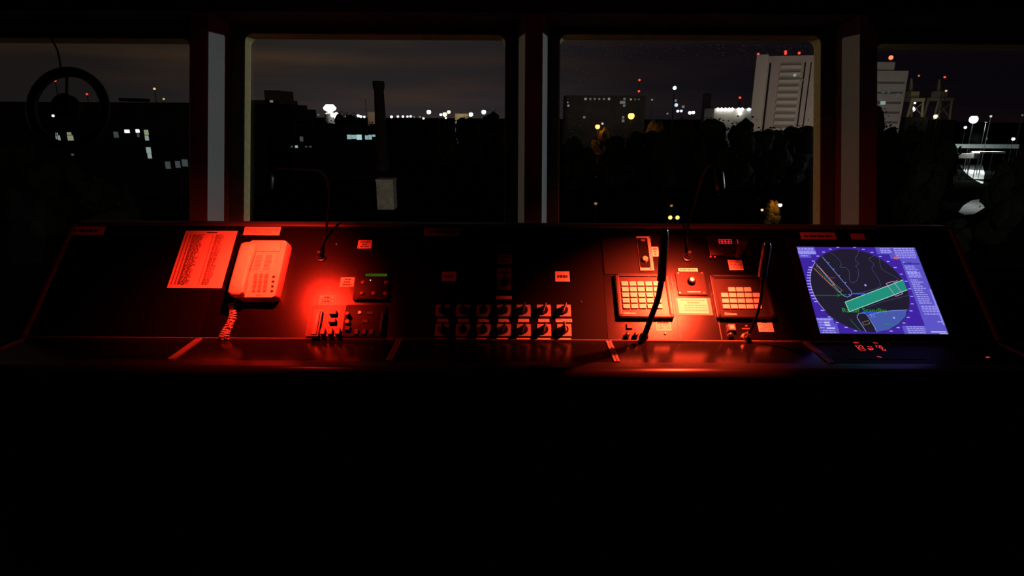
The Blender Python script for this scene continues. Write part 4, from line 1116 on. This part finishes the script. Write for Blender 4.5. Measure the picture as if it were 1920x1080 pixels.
# floodlight mast
p = WP(1265, 165, 280); fm = thing('floodlight_mast', 'tall floodlight mast with a white head and lower lamps in the third window', 'floodlight mast', (p.x, p.y, GZ))
obj('mast', cyl(NB(), (0, 0, 0), (0, 0, p.z - GZ), .35, .2, 8), M_steel, fm)
for x, y, r, e, nm in ((1265, 165, 3.3, E_cool, 'top_lamp'), (1268, 197, 3.2, E_blue, 'lower_lamp'), (1267, 188.5, 2.2, E_dim, 'side_lamp')):
    w_ = WP(x, y, 279.4); obj(nm, ico(NB(), (w_.x - p.x, w_.y - p.y, w_.z - GZ), r * 280 / FPX), e, fm, True)
# lit shed with row of eave lamps
p0, p1 = WP(1338, 218, 300), WP(1417, 205, 300)
sh = thing('quay_shed', 'long white shed with a row of bright eave lamps left of the tall building', 'shed', ((p0.x + p1.x) / 2, 300, GZ)); hw_ = (p1.x - p0.x) / 2
obj('walls', box(NB(), -hw_, hw_, 0, 15, 0, p1.z - GZ + .3), M_conc, sh); obj('roof', box(NB(), -hw_ - .3, hw_ + .3, -.3, 15.3, p1.z - GZ + .32, p1.z - GZ + .7), M_dark, sh)
for x in (1346, 1353, 1360, 1367, 1373, 1385, 1391.5, 1404, 1411):
    w_ = WP(x, 205, 299.1); obj('eave_lamp', ico(NB(), (w_.x - sh.location.x, -.9, w_.z - GZ), 2.9 * 300 / FPX, 2), E_white if x < 1403 else E_cool, sh, True)
w_ = WP(1388, 213, 299.1); obj('eave_lamp', ico(NB(), (w_.x - sh.location.x, -.9, w_.z - GZ), 2.9 * 300 / FPX, 2), E_white, sh, True)
light('lamp_light', 'POINT', WP(1380, 208, 292), (1, .95, .85), 500, 1)
light('lamp_light', 'POINT', WP(1100, 205, 284), (1, .9, .8), 420, 1)  # unseen point light added to lift the low block walls
light('lamp_light', 'POINT', WP(1180, 205, 284), (1, .8, .6), 420, 1)  # second added light for the low block, no fixture
post_lamp('red mast light over the lit white shed', 1387.5, 183, 310, 2.3, E_red, name='mast_light', cat='mast light', pole_r=.2)
# hazy silos
for x0, x1, y, l in ((1318, 1334, 177, 'faint grey silo tower left of the lit white shed'), (1204, 1211, 187, 'thin faint tower behind the big orange street lamp')):
    p0, p1 = WP(x0, y, 360), WP(x1, y, 360); r = (p1.x - p0.x) / 2
    o = obj('silo', lathe(NB(), [(r, 0), (r * .95, p0.z - GZ), (r * .5, p0.z - GZ + r * .3)], 20), mat('silo_concrete', (.18, .17, .16), .9)); o.location = ((p0.x + p1.x) / 2, 360, GZ); tag(o, l, 'silo')
# --- tall building
YB = 260.0
p0, p1 = WP(1419, 106, YB), WP(1570, 106, YB); bx = (p0.x + p1.x) / 2; hw_ = (p1.x - p0.x) / 2; H_ = p0.z - GZ
tb = thing('tall_apartment_building', 'tall pale apartment building with red roof lights in the third window', 'building', (bx, YB, GZ))
M_tall = mat('tall_facade', (.40, .33, .30), .9, spec=.1, var=.08, vscale=.2)
obj('walls', box(NB(), -hw_, hw_, 0, 22, 0, H_), M_tall, tb)
ang_ = -math.atan2(p0.x, YB); cdir = Vector((math.cos(ang_), math.sin(ang_), 0)); cnrm = Vector((-math.sin(ang_), math.cos(ang_), 0))
tb.rotation_euler = (0, 0, ang_); tb.location = (p0.x + hw_ * cdir.x, YB + hw_ * cdir.y, GZ)
corner = Vector((p0.x, YB, GZ))
def FB(px, py, dep=0.0):
    d_ = ray(px, py); t_ = (corner + cnrm * dep - EYE).dot(cnrm) / d_.dot(cnrm)
    p_ = EYE + d_ * t_ - corner; return p_.dot(cdir) - hw_, p_.z
obj('side_slab', box(NB(), -hw_, FB(1436, 150)[0], -.9, -.01, 0, H_ + .6), mat('tall_slab', (.50, .43, .38), .9), tb)
xb0, xb1 = FB(1460, 150)[0], FB(1499, 150)[0]
for k in range(13):
    z = 2 + k * (H_ - 4) / 13
    obj('balcony_band', box(NB(), xb0, xb1, -.55, -.01, z, z + 1.1), mat('tall_slab'), tb)
    obj('window_strip', box(NB(), xb0, xb1, -.03, -.005, z + 1.15, z + 2.2), mat('balcony_strip', (.22, .18, .16), .9), tb)  # strip somewhat darker than the balcony bands
for x, w_, f in ((1441, .75, .12), (1506, .55, .3), (1517, .45, .3)):
    xx = FB(x, 150)[0]; obj('dark_recess', box(NB(), xx - w_ / 2, xx + w_ / 2, -.03, -.006, H_ * f, H_ - 2.5), M_dark, tb)
for x, y, w_, e in ((1490, 141, .5, E_win), (1504, 150, .4, E_wdim)):
    xx, zz_ = FB(x, y, -.5); obj('lit_window', box(NB(), xx - w_, xx + w_, -.9, -.6, zz_ - w_, zz_ + w_), e, tb)
for x, y in ((1421.5, 103), (1473, 97), (1472.5, 104.5), (1498.5, 99.5)):
    xx, zz_ = FB(x, y, 1.5); zz_ = max(zz_, H_ + 1.0)
    a_ = obj('roof_light', ico(NB(), (xx, 1.5, zz_), 2.3 * YB / FPX), E_red, tb, True)
    obj('light_mast', cyl(NB(), (xx, 1.5, H_ - .2), (xx, 1.5, zz_), .1, .1, 6), M_steel, a_)
light('facade_fill', 'SPOT', (bx - 14, YB - 60, GZ + 2), (1, .86, .72), 24000, 1.0, (bx - 8, YB, GZ + H_ * .62), math.radians(62), .6)  # unseen spot added in front to brighten the tall facade
# --- office block in the fourth window
YB = 230.0
p0, p1 = WP(1600, 137, YB), WP(1704, 133, YB); bx = (p0.x + p1.x) / 2; hw_ = (p1.x - p0.x) / 2; H_ = p1.z - GZ
tb = thing('office_block', 'pale office block with a red roof beacon at the left edge of the fourth window', 'building', (bx, YB, GZ))
obj('walls', box(NB(), -hw_, hw_, 0, 18, 0, H_), M_tall, tb)
w0, w1 = WP(1640, 116, YB), WP(1682, 116, YB)
obj('penthouse', box(NB(), w0.x - bx - 6, w1.x - bx, 1, 10, H_, w1.z - GZ), M_tall, tb)
for k in range(8):
    z = 3 + k * (H_ - 4) / 8; obj('window_strip', box(NB(), -hw_ + 9.2, hw_ - .8, -.03, -.005, z, z + .8), mat('strip_glass', (.12, .10, .095), .6), tb)
for x, y, w_, h_, e in ((1655.5, 193, 4.5, 3, E_win), (1656, 172.5, 3, 2.2, E_wdim), (1666.5, 172.5, 2.5, 2, E_wdim), (1654.5, 183, 3, 2, E_wdim), (1684, 178.5, 2.5, 3.5, E_wdim)):
    p = WP(x, y, YB - .1); k_ = YB / FPX * .97; obj('lit_window', box(NB(), p.x - bx - w_ * k_, p.x - bx + w_ * k_, -.2, -.04, p.z - GZ - h_ * k_, p.z - GZ + h_ * k_), e, tb)
p = WP(1670.5, 108, YB + 4); b_ = obj('beacon', ico(NB(), (p.x - bx, 4, p.z - GZ), 3.8 * YB / FPX), emis('beacon_red', (1.0, .10, .04), 4), tb, True)
obj('beacon_mast', cyl(NB(), (p.x - bx, 4, w1.z - GZ), (p.x - bx, 4, p.z - GZ), .12, .1, 6), M_steel, b_)
light('facade_fill', 'SPOT', (bx - 6, YB - 50, GZ + 2), (1, .88, .75), 11000, 1.0, (bx, YB, GZ + H_ * .6), math.radians(60), .6)  # unseen spot added to brighten the office facade
light('beacon_glow', 'POINT', p + Vector((0, -2.2, 0)), (1, .08, .04), 500, .3)
# --- two portal cranes
def crane(label, x0, x1, yb, yt, xt, ytip, Y):
    pb0, pb1 = WP(x0, yb, Y), WP(x1, yb, Y); bx = (pb0.x + pb1.x) / 2; w_ = (pb1.x - pb0.x) / 2
    zb = pb0.z; zt = WP(x0, yt, Y).z; ztip = WP(xt, ytip, Y).z
    t = thing('portal_crane', label, 'crane', (bx, Y, zb))
    for sx in (-1, 1):
        for sy in (0, 1):
            obj('leg', tube(NB(), [(sx * w_, sy * 8, 0), (sx * w_ * .8, sy * 8, zt - zb)], .55, 6), M_crane, t)
    obj('portal_beam', box(NB(), -w_ * .95, w_ * .95, -.5, 8.5, zt - zb, zt - zb + 1.5), M_crane, t)
    xo = WP(xt, ytip, Y).x - bx
    obj('tower', tube(NB(), [(xo * .4, 4, zt - zb + 1.5), (xo, 4, ztip - zb)], [1.1, .5], 6), M_crane, t)
    obj('cab', box(NB(), xo * .4 - 2, xo * .4 + 2, 1, 7, zt - zb + 1.5, zt - zb + 4.5, .1), M_crane, t)
    for s in (-1, 1): obj('brace', tube(NB(), [(-s * w_ * .9, 0, 1), (s * w_ * .85, 0, zt - zb - .5)], .22, 5), M_crane, t)
    # low base down to the quay
    obj('quay_base', box(NB(), -w_ - 2, w_ + 2, -2, 10, GZ - zb, -.05), M_dark, t)
    return t
crane('left harbour crane on lit portal legs in the fourth window', 1701, 1728, 219, 190, 1719, 146, 300)
crane('right harbour crane with square portal legs in the fourth window', 1751, 1781, 224, 189, 1772, 148, 310)
for x, y, r, e, l in ((1711.5, 204.5, 4.6, E_white, 'large white lamp on the left harbour crane portal'), (1715.5, 193, 2, E_cool, 'small white lamp above the large one on the left crane'),
                      (1723, 142, 1.9, E_dimor, 'small orange light at the tip of the left crane'), (1771.5, 144.5, 2.1, E_red, 'red light at the tip of the right crane'),
                      (1774, 170.3, 2, emis('lamp_peach', (1, .62, .38), .9), 'peach light halfway up the right crane'), (1754.5, 218.3, 3.8, E_yel, 'warm lamp at the left foot of the right crane')):
    post_lamp(l, x, y, 295, r, e, name='crane_lamp', cat='lamp', group='lamps around the harbour cranes', pole_r=.1)
light('crane_floodlight', 'POINT', WP(1722, 205, 285), (1, .85, .55), 900, .6)
light('crane_floodlight', 'POINT', WP(1756, 212, 292), (1, .85, .55), 600, .6)
post_lamp('largest white floodlight, blazing in the middle of the fourth window', 1825.5, 224, 170, 7.2, emis('flood_white', (.92, .98, 1.0), 12), power=2500, pcol=(.85, .95, 1), name='floodlight', cat='floodlight')
for x, y, r, e, l in ((1810, 239, 2.6, E_cool, 'small white lamp at the lower left of the blazing floodlight'), (1858, 218, 2.1, emis('lamp_warmsoft', (1, .85, .6), .9), 'small warm lamp right of the blazing floodlight'),
                      (1900, 260.5, 3, E_cool, 'white lamp over the fence at the right end of the fourth window'), (1850, 260, 1.6, E_dim, 'faint lamp over the middle of the lit fence'),
                      (1645, 213.5, 1.8, E_dim, 'faint lamp at the lower left of the fourth window'), (1917, 216, 1.6, E_dim, 'faint lamp at the right edge of the photo')):
    post_lamp(l, x, y, 165, r, e, group='lamps around the floodlight in the fourth window')
# lit fence, white barrier walls, floodlit yard
def wall_run(name, label, cat, x0, y0, x1, y1, Y, m, hpx, thick=.3, panels=None):
    p0, p1 = WP(x0, y0, Y), WP(x1, y1, Y); zc = (p0 - EYE).dot(FWD); h = hpx * zc / FPX
    t = thing(name, label, cat, ((p0.x + p1.x) / 2, Y, min(p0.z, p1.z) - h)); w_ = (p1.x - p0.x) / 2
    n = panels or 1
    for k in range(n):
        obj('panel', box(NB(), -w_ + 2 * w_ * k / n + .04, -w_ + 2 * w_ * (k + 1) / n - .04, 0, thick, 0, h), m, t)
    zb = t.location.z - GZ
    for k in range(n + 1):
        obj('post', box(NB(), -w_ + 2 * w_ * k / n - .06, -w_ + 2 * w_ * k / n + .06, thick + .01, thick + .15, -zb, h), M_steel, t)
    return t
wall_run('harbour_fence', 'long pale fence lit by the floodlight in the fourth window', 'fence', 1777, 270, 1912, 270, 175, mat('fence_grey', (.30, .33, .33), .8), 7.5, panels=6)
wall_run('barrier_wall', 'short white barrier wall below the fence, above the bright yard', 'barrier', 1790, 287.5, 1836, 287.5, 160, mat('barrier_white', (.62, .62, .55), .8), 9, panels=4)
wall_run('bridge_deck', 'narrow lit roof edge right of the white barrier wall', 'roof', 1838, 284.5, 1886, 284.5, 158, mat('barrier_white'), 3, thick=3)
def ground_pt(px, py):
    d_ = ray(px, py); tq = (GZ - EYE.z) / d_.z; return EYE + d_ * tq
for poly_ in (((1799, 310), (1842, 309), (1846, 325), (1843, 346), (1828, 338), (1812, 326)), ((1797, 398), (1806, 386), (1822, 376), (1838, 374), (1852, 378), (1846, 390), (1826, 402), (1808, 403))):  # pale patches cut to the bright pools, light put into the ground colour
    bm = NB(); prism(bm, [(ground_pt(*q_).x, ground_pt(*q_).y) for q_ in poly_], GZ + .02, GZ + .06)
    struct(obj('trim_7' if poly_[0][1] < 350 else 'trim_8', bm, M_litpave))
g0 = ground_pt(1815, 322)
light('yard_fill', 'SPOT', (g0.x + 4, g0.y + 2, GZ + 14), (.92, 1, .96), 26000, .4, (g0.x, g0.y - 2, GZ), math.radians(92), .5)  # unseen spot added to blow out the upper yard patch
g1 = ground_pt(1822, 388)
light('yard_fill', 'SPOT', (g1.x, g1.y, GZ + 8), (.92, 1, .96), 900, .3, (g1.x, g1.y, GZ), math.radians(120), .6)  # weaker unseen spot added over the lower patch
fl = thing('added_yard_lamp', 'added pole lamp over the bright yard in the fourth window', 'lamp', (g0.x + 4, g0.y + 2.3, GZ)); obj('pole', cyl(NB(), (0, 0, 0), (0, 0, 14.1), .12, .08, 8), M_steel, fl); obj('head', box(NB(), -.35, .35, -.9, 0, 14.12, 14.3, .03), M_steel, fl)  # pole and head added to carry the yard spot
light('fence_floodlight', 'POINT', WP(1830, 258, 160), (.9, 1, .95), 12000, .5)

# --- chimney
p = WP(709.5, 152, 105); r0 = 10.2 * 105 / FPX * .98
ch = thing('chimney', 'tall dark brick chimney on a pale square base in the second window', 'chimney', (p.x, 105, GZ)); h = p.z - GZ
obj('shaft', lathe(NB(), [(r0 * 1.22, 6.4), (r0 * .86, h - 1.4), (r0 * 1.0, h - 1.2), (r0 * 1.08, h - .5), (r0 * 1.0, h), (r0 * .7, h)], 20), M_brick, ch, True)
z1 = WP(715, 340, 104).z - GZ; xw = WP(738, 350, 104).x - p.x
obj('pedestal', box(NB(), -xw * .52, xw, -1.4, 1.6, 0, z1), M_pbrick, ch)
obj('cornice', box(NB(), -xw * .58, xw * 1.06, -1.55, 1.75, z1, z1 + .35, .05), M_pbrick, ch)
light('pedestal_fill', 'SPOT', (p.x + 1.5, 86, GZ + 3), (1, .74, .42), 150, .2, (p.x + .6, 104, GZ + z1 * .8), math.radians(30), .8)  # unseen spot added to brighten the chimney pedestal
# --- stepped block left of the second window, floodlit tank, small houses
def block(name, label, cat, x0, x1, yt, Y, m, depth=14, steps=()):
    p0, p1 = WP(x0, yt, Y), WP(x1, yt, Y); bx = (p0.x + p1.x) / 2
    t = thing(name, label, cat, (bx, Y, GZ)); w_ = (p1.x - p0.x) / 2
    obj('walls', box(NB(), -w_, w_, 0, depth, 0, p0.z - GZ), m, t)
    for a_, b_, y_, m2 in steps:
        q0, q1 = WP(a_, y_, Y), WP(b_, y_, Y); obj('upper_block', box(NB(), q0.x - bx, q1.x - bx, 1, depth - 1, p0.z - GZ, q0.z - GZ), m2, t)
    return t
t = block('stepped_block', 'stepped dark brown block at the left edge of the second window', 'building', 440, 546, 196, 260, M_dark, 20, ((440, 528, 187, M_brown), (493, 519, 169, M_brown)))
p = WP(508.5, 190, 259.6); obj('lit_window', box(NB(), p.x - t.location.x - .6, p.x - t.location.x + .6, -.3, 0, p.z - GZ - .4, p.z - GZ + .4), E_dim, t)
light('block_glow', 'SPOT', WP(520, 260, 225), (1, .6, .3), 1600, .5, WP(500, 190, 262), math.radians(40), .8)
t = block('dark_shed', 'small dark shed between the stepped block and the floodlit tank', 'shed', 551, 575, 205, 300, M_dark)
# floodlit tank / stadium stand
p0, p1 = WP(606, 200, 400), WP(630, 200, 400)
t = thing('floodlit_tank', 'overexposed white floodlit tank, the brightest spot left of the chimney', 'tank', ((p0.x + p1.x) / 2, 400, GZ)); w_ = (p1.x - p0.x) / 2
E_tank = emis('floodlamp_bank', (1, 1, .97), 5)
zt = WP(616, 196, 400).z - GZ; zb = WP(616, 214, 400).z - GZ
obj('tank_shell', lathe(NB(), [(w_ * .9, 0), (w_ * .9, zb), (w_ * .5, zb + 1)], 24), M_conc, t, True)
obj('lamp_bank', lathe(NB(), [(w_ * .2, zb + 1.1), (w_ * .85, zb + 2.5), (w_ * 1.0, zt - 2), (w_ * .55, zt)], 20), E_tank, t, True)
for x, y in ((627, 216), (634, 214.5), (634, 220)):
    p = WP(x, y, 396); obj('side_lamp', ico(NB(), (p.x - t.location.x, -4 - w_, p.z - GZ), 3.6 * 400 / FPX), E_tank, t, True)
t = block('lit_house', 'small beige lit house touching the left side of the chimney', 'house', 689, 704, 210, 300, mat('beige_wall', (.55, .45, .34), .9), 8)
light('house_lamp', 'POINT', WP(693, 214, 292), (1, .8, .6), 420, .4)
t = block('lit_shed', 'low lit yellowish shed between two skyline lamps right of the chimney', 'shed', 853, 878, 213, 350, mat('beige_wall'), 8)
light('shed_lamp', 'POINT', WP(864, 215, 343), (1, .85, .5), 1000, .4)
# workshop with cyan windows
def win_block(name, label, x0, x1, yt, Y, rects):
    p0, p1 = WP(x0, yt, Y), WP(x1, yt, Y); bx = (p0.x + p1.x) / 2
    t = thing(name, label, 'building', (bx, Y, GZ)); w_ = (p1.x - p0.x) / 2
    obj('walls', box(NB(), -w_, w_, 0, 10, 0, p0.z - GZ), M_dark, t)
    for a_, b_, c_, d_, e in rects:
        q0, q1 = WP(a_, d_, Y - .05), WP(b_, c_, Y - .05)
        obj('window', box(NB(), q0.x - bx, q1.x - bx, -.06, -.01, q0.z - GZ, q1.z - GZ), e, t)
    return t
t = win_block('workshop', 'dark workshop with a cyan-lit window band left of the chimney', 540, 706, 236, 150,
    [(651, 658, 252.5, 261, E_wcy), (659, 668, 253, 260.5, E_wcy), (669, 678, 252.5, 262, emis('lit_window_cyan_bright', (.55, .85, .85), .8)), (684.5, 690, 254, 261.5, E_wcy), (691, 697, 253, 261.5, E_wcy), (698, 705, 252.5, 256.5, E_wcy),
     (562.5, 568, 256, 265, E_wdim), (553.5, 558, 272.5, 277.5, E_wcy), (545, 549, 273.5, 276.5, E_wdim), (580, 584, 273.5, 276.5, E_wdim), (572, 576, 273.8, 276.2, E_wdim)])
# long warehouse seen through the first window
t = win_block('long_warehouse', 'long dark warehouse with scattered lit windows in the first window', -60, 452, 190, 120,
    [(104.5, 108, 249, 253, E_win), (105.5, 112, 254, 263.5, E_win), (126, 133, 248, 253, emis('lit_window_warm', (.62, .68, .42), .45)), (127.5, 136.5, 254, 263.5, emis('lit_window_warm')),
     (214, 221, 247, 258, E_wdim), (234, 242, 243.5, 249, E_white), (255, 260.5, 243, 248.5, E_white), (257.5, 260.5, 250, 257, E_wdim), (271, 277.5, 243.5, 253, emis('lit_window_warm')), (272.5, 278, 254, 263.5, E_win), (275, 282, 276, 287, E_win), (277.5, 283.5, 287.5, 297, E_win),
     (311, 318.5, 303, 316.5, E_wdim), (329.5, 337, 302, 314.5, E_wdim), (342, 351, 299, 312, E_wdim), (134, 138, 288, 292, E_wdim)])
p = WP(240, 184, 121); obj('roof_hut', box(NB(), p.x - t.location.x - 1.8, p.x - t.location.x + 1.8, 1, 5, WP(240, 190, 120).z - GZ, p.z - GZ), M_dark, t)
for x, y, r, e, l in ((103, 151, 2.4, E_red, 'red light seen high inside the clear-view screen ring'), (163, 176.5, 2, E_red, 'red light at the right inside the clear-view screen ring'),
                      (289.5, 166.5, 2.3, emis('lamp_amber', (1, .68, .35), .9), 'amber light on a mast above the warehouse roof'), (307, 185.5, 2, emis('lamp_gold', (.9, .75, .2), .7), 'golden light just above the warehouse roof'),
                      ):
    post_lamp(l, x, y, 170, r, e, name='mast_light', cat='mast light', group='mast lights beyond the warehouse', pole_r=.1)
for x, y, r, e, l in ((99.5, 217, 2.4, E_cool, 'white lamp below the hub of the clear-view screen'), (5, 283, 2.2, E_dimor, 'topmost of three orange lamps at the left edge of the photo'),
                      (5, 295.5, 3.2, emis('lamp_goldsoft', (1, .5, .1), .5), 'middle and largest of three orange lamps at the left edge of the photo'), (3.5, 320, 2.1, E_dimor, 'lowest of three orange lamps at the left edge of the photo')):
    post_lamp(l, x, y, 100 if y > 250 else 110, r, e, group='lamps near the warehouse', pole_r=.05)
# --- headlights and lit bits at the bottom of the third window
def car(label, px, py, Y, sep_px, em, name='car'):
    p = ground_pt(px, py + 6); s = p.y / FPX; w_ = .9
    t = thing(name, label, 'car', (p.x, p.y, GZ))
    prof = [(-.0, .35), (-.05, .75), (.9, .95), (1.5, 1.42), (3.2, 1.45), (4.1, .95), (4.25, .5), (4.2, .35)]
    obj('body', profile_x(NB(), prof, -w_, w_), M_dark, t, True)
    for sx in (-1, 1):
        obj('headlight', ico(NB(), (sx * .55, -.12, .68), .31, 2), em, t, True)
        for yy in (.8, 3.4): obj('wheel', cyl(NB(), (sx * w_ * .88, yy, .33), (sx * (w_ + .03), yy, .33), .33, seg=16), M_rubber, t, True)
    return t
car('car facing the ship with two orange headlights at the sill of the third window', 1262.5, 410, 0, 11, emis('headlight_orange', (1, .56, .12), 2.4))
for x, y, r, e, l in ((1259, 385.5, 2.6, emis('lamp_faint_peach', (1, .5, .22), .35), 'faint peach lamp above the orange headlights'), (1117, 381.5, 2.8, emis('lamp_faint_peach'), 'faint peach lamp low at the left of the third window'),
                      (1463, 384.5, 3.4, emis('lamp_white_warm', (1, .93, .8), 6), 'white lamp among orange-lit leaves at the lower right of the third window'), (1429, 393.5, 2.6, emis('lamp_tan', (1, .68, .35), 1.2), 'small tan lamp left of the orange-lit leaves')):
    post_lamp(l, x, y, 90, r, e, group='low lamps near the quay', pole_r=.04)
pl_ = WP(1463, 384.5, 90)
light('lamp_light', 'POINT', pl_ + Vector((-.5, -.3, .2)), (1, .5, .1), 110, .1)

# --- trees
def make_tree(seed, m, dens=520):
    r_ = random.Random(seed); t = thing('tree', '', 'tree')
    bm = NB(); tube(bm, [(0, 0, 0), (.05, .05, .25), (0, 0, .5)], [.035, .028, .018], 7)
    for k in range(5):
        a_ = k * 1.3; tube(bm, [(0, 0, .3 + k * .03), (.16 * math.cos(a_), .16 * math.sin(a_), .5 + k * .03)], [.015, .006], 5)
    obj('trunk', bm, M_bark, t)
    bm = NB(); blobs = [((r_.uniform(-.2, .2), r_.uniform(-.2, .2), (.12 + .68 * ((_ % 8) / 7.0) + r_.uniform(-.05, .05))), r_.uniform(.17, .25) * (1.1 - .35 * abs((_ % 8) / 7.0 - .4))) for _ in range(18)]
    for c_, rr in blobs:
        b2 = NB(); bmesh.ops.create_icosphere(b2, subdivisions=2, radius=rr * .85, matrix=Matrix.Translation(c_))
        for v in b2.verts:
            d_ = v.co - Vector(c_); v.co = Vector(c_) + d_ * r_.uniform(.75, 1.15)
        merge(bm, b2)
    for _ in range(dens):
        c_, rr = r_.choice(blobs); d_ = Vector((r_.gauss(0, 1), r_.gauss(0, 1), r_.gauss(0, 1))).normalized()
        p_ = Vector(c_) + d_ * rr * r_.uniform(.85, 1.25); s = r_.uniform(.012, .03)
        x_, y_ = frame_of(Vector((r_.gauss(0, 1), r_.gauss(0, 1), r_.gauss(0, 1))))
        quad(bm, [p_ - x_ * s, p_ - y_ * s * .6, p_ + x_ * s, p_ + y_ * s * .6])
    obj('crown', bm, m, t); return t
protos = [make_tree(s, M_leaf) for s in (1, 2, 3)]
used = set()
def tree(label, px, ptop, Y, wpx, group, k=None, zb=GZ):
    k = rnd.randrange(3) if k is None else k
    o = protos[k] if k not in used else copy_tree(protos[k]); used.add(k)
    p = WP(px, ptop, Y); h = p.z - zb; w_ = wpx * Y / FPX
    o.location = (p.x, Y, zb); o.scale = (w_ / .8, w_ / .8, h / 1.0); o.rotation_euler = (0, 0, rnd.uniform(0, 6.28))
    o['label'] = label; o['group'] = group; return o
xs2 = [(560, 222), (610, 221), (652, 206), (700, 224), (748, 224), (790, 223), (832, 222), (880, 219), (925, 207)]
for k, (x, y) in enumerate(xs2):
    tree('dark tree in the treeline of the second window, %s from the left' % ORD[k], x, y, 200 + (k % 3) * 8, 56, 'treeline in the second window')
xs3 = [(1085, 254), (1150, 253), (1205, 243), (1255, 236), (1300, 222), (1345, 220), (1392, 219), (1440, 232), (1490, 234)]
for k, (x, y) in enumerate(xs3):
    tree('dark tree in the treeline of the third window, %s from the left' % ORD[k], x, y, 136 + (k % 3) * 6, 66 if k < 4 else 88, 'treeline in the third window')
for k, (x, y, Y, w_) in enumerate(sorted(((1655, 196, 120, 70), (1700, 232, 110, 80), (1750, 262, 95, 90), (1752, 292, 80, 78), (1893, 296, 78, 70), (1915, 284, 95, 60), (1872, 392, 80, 50), (1800, 408, 70, 60)))):
    tree('dark tree seen in the fourth window, %s counted from the left' % ORD[k], x, y, Y, w_, 'trees in the fourth window')
for k, (x, y, Y, w_) in enumerate(((30, 262, 90, 90), (95, 300, 80, 100), (200, 330, 75, 110))):
    tree(('greenish tree by the orange lamps at the left edge of the photo', 'dark tree below the clear-view screen', 'dark bushy tree low in the middle of the first window')[k], x, y, Y, w_, 'trees in the first window')
def bush(label, px, py, Y, wpx, hpx, m):
    t = make_tree(rnd.randrange(999), m, 260); p = WP(px, py, Y); w_ = wpx * Y / FPX
    t.name = 'lit_bush'; t['category'] = 'bush'; t['label'] = label
    h = p.z - GZ; t.location = (p.x, Y, GZ); t.scale = (w_ / .8, w_ / .8, h); return t
M_lleaf = mat('lit_foliage', (.15, .09, .015), .8, spec=.1, var=.3, vscale=.8)  # lit copy of the foliage, warm lamp light put into the leaf colour
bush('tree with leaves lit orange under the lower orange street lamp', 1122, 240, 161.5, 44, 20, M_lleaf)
bush('tree with yellow-lit leaves right of the big orange street lamp', 1230, 224, 166, 46, 20, M_lleaf)
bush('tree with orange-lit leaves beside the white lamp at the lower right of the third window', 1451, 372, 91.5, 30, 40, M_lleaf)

# --- two unseen lamps added at the sides to light the pillars through the panes
for x, y, z, c_, w_ in ((42.9, 20.4, 1.2, (.86, .97, 1.0), SIDE_COOL_W), (-42.9, 20.4, 1.2, (1.0, .80, .55), SIDE_WARM_W)):
    light('side_fill', 'POINT', (x, y, z), c_, w_, .3)
labs = {}
for o in bpy.data.objects:
    if o.parent is None and 'label' in o: labs.setdefault(o['label'], []).append(o.name)
print('DUP LABELS', {k: v for k, v in labs.items() if len(v) > 1})
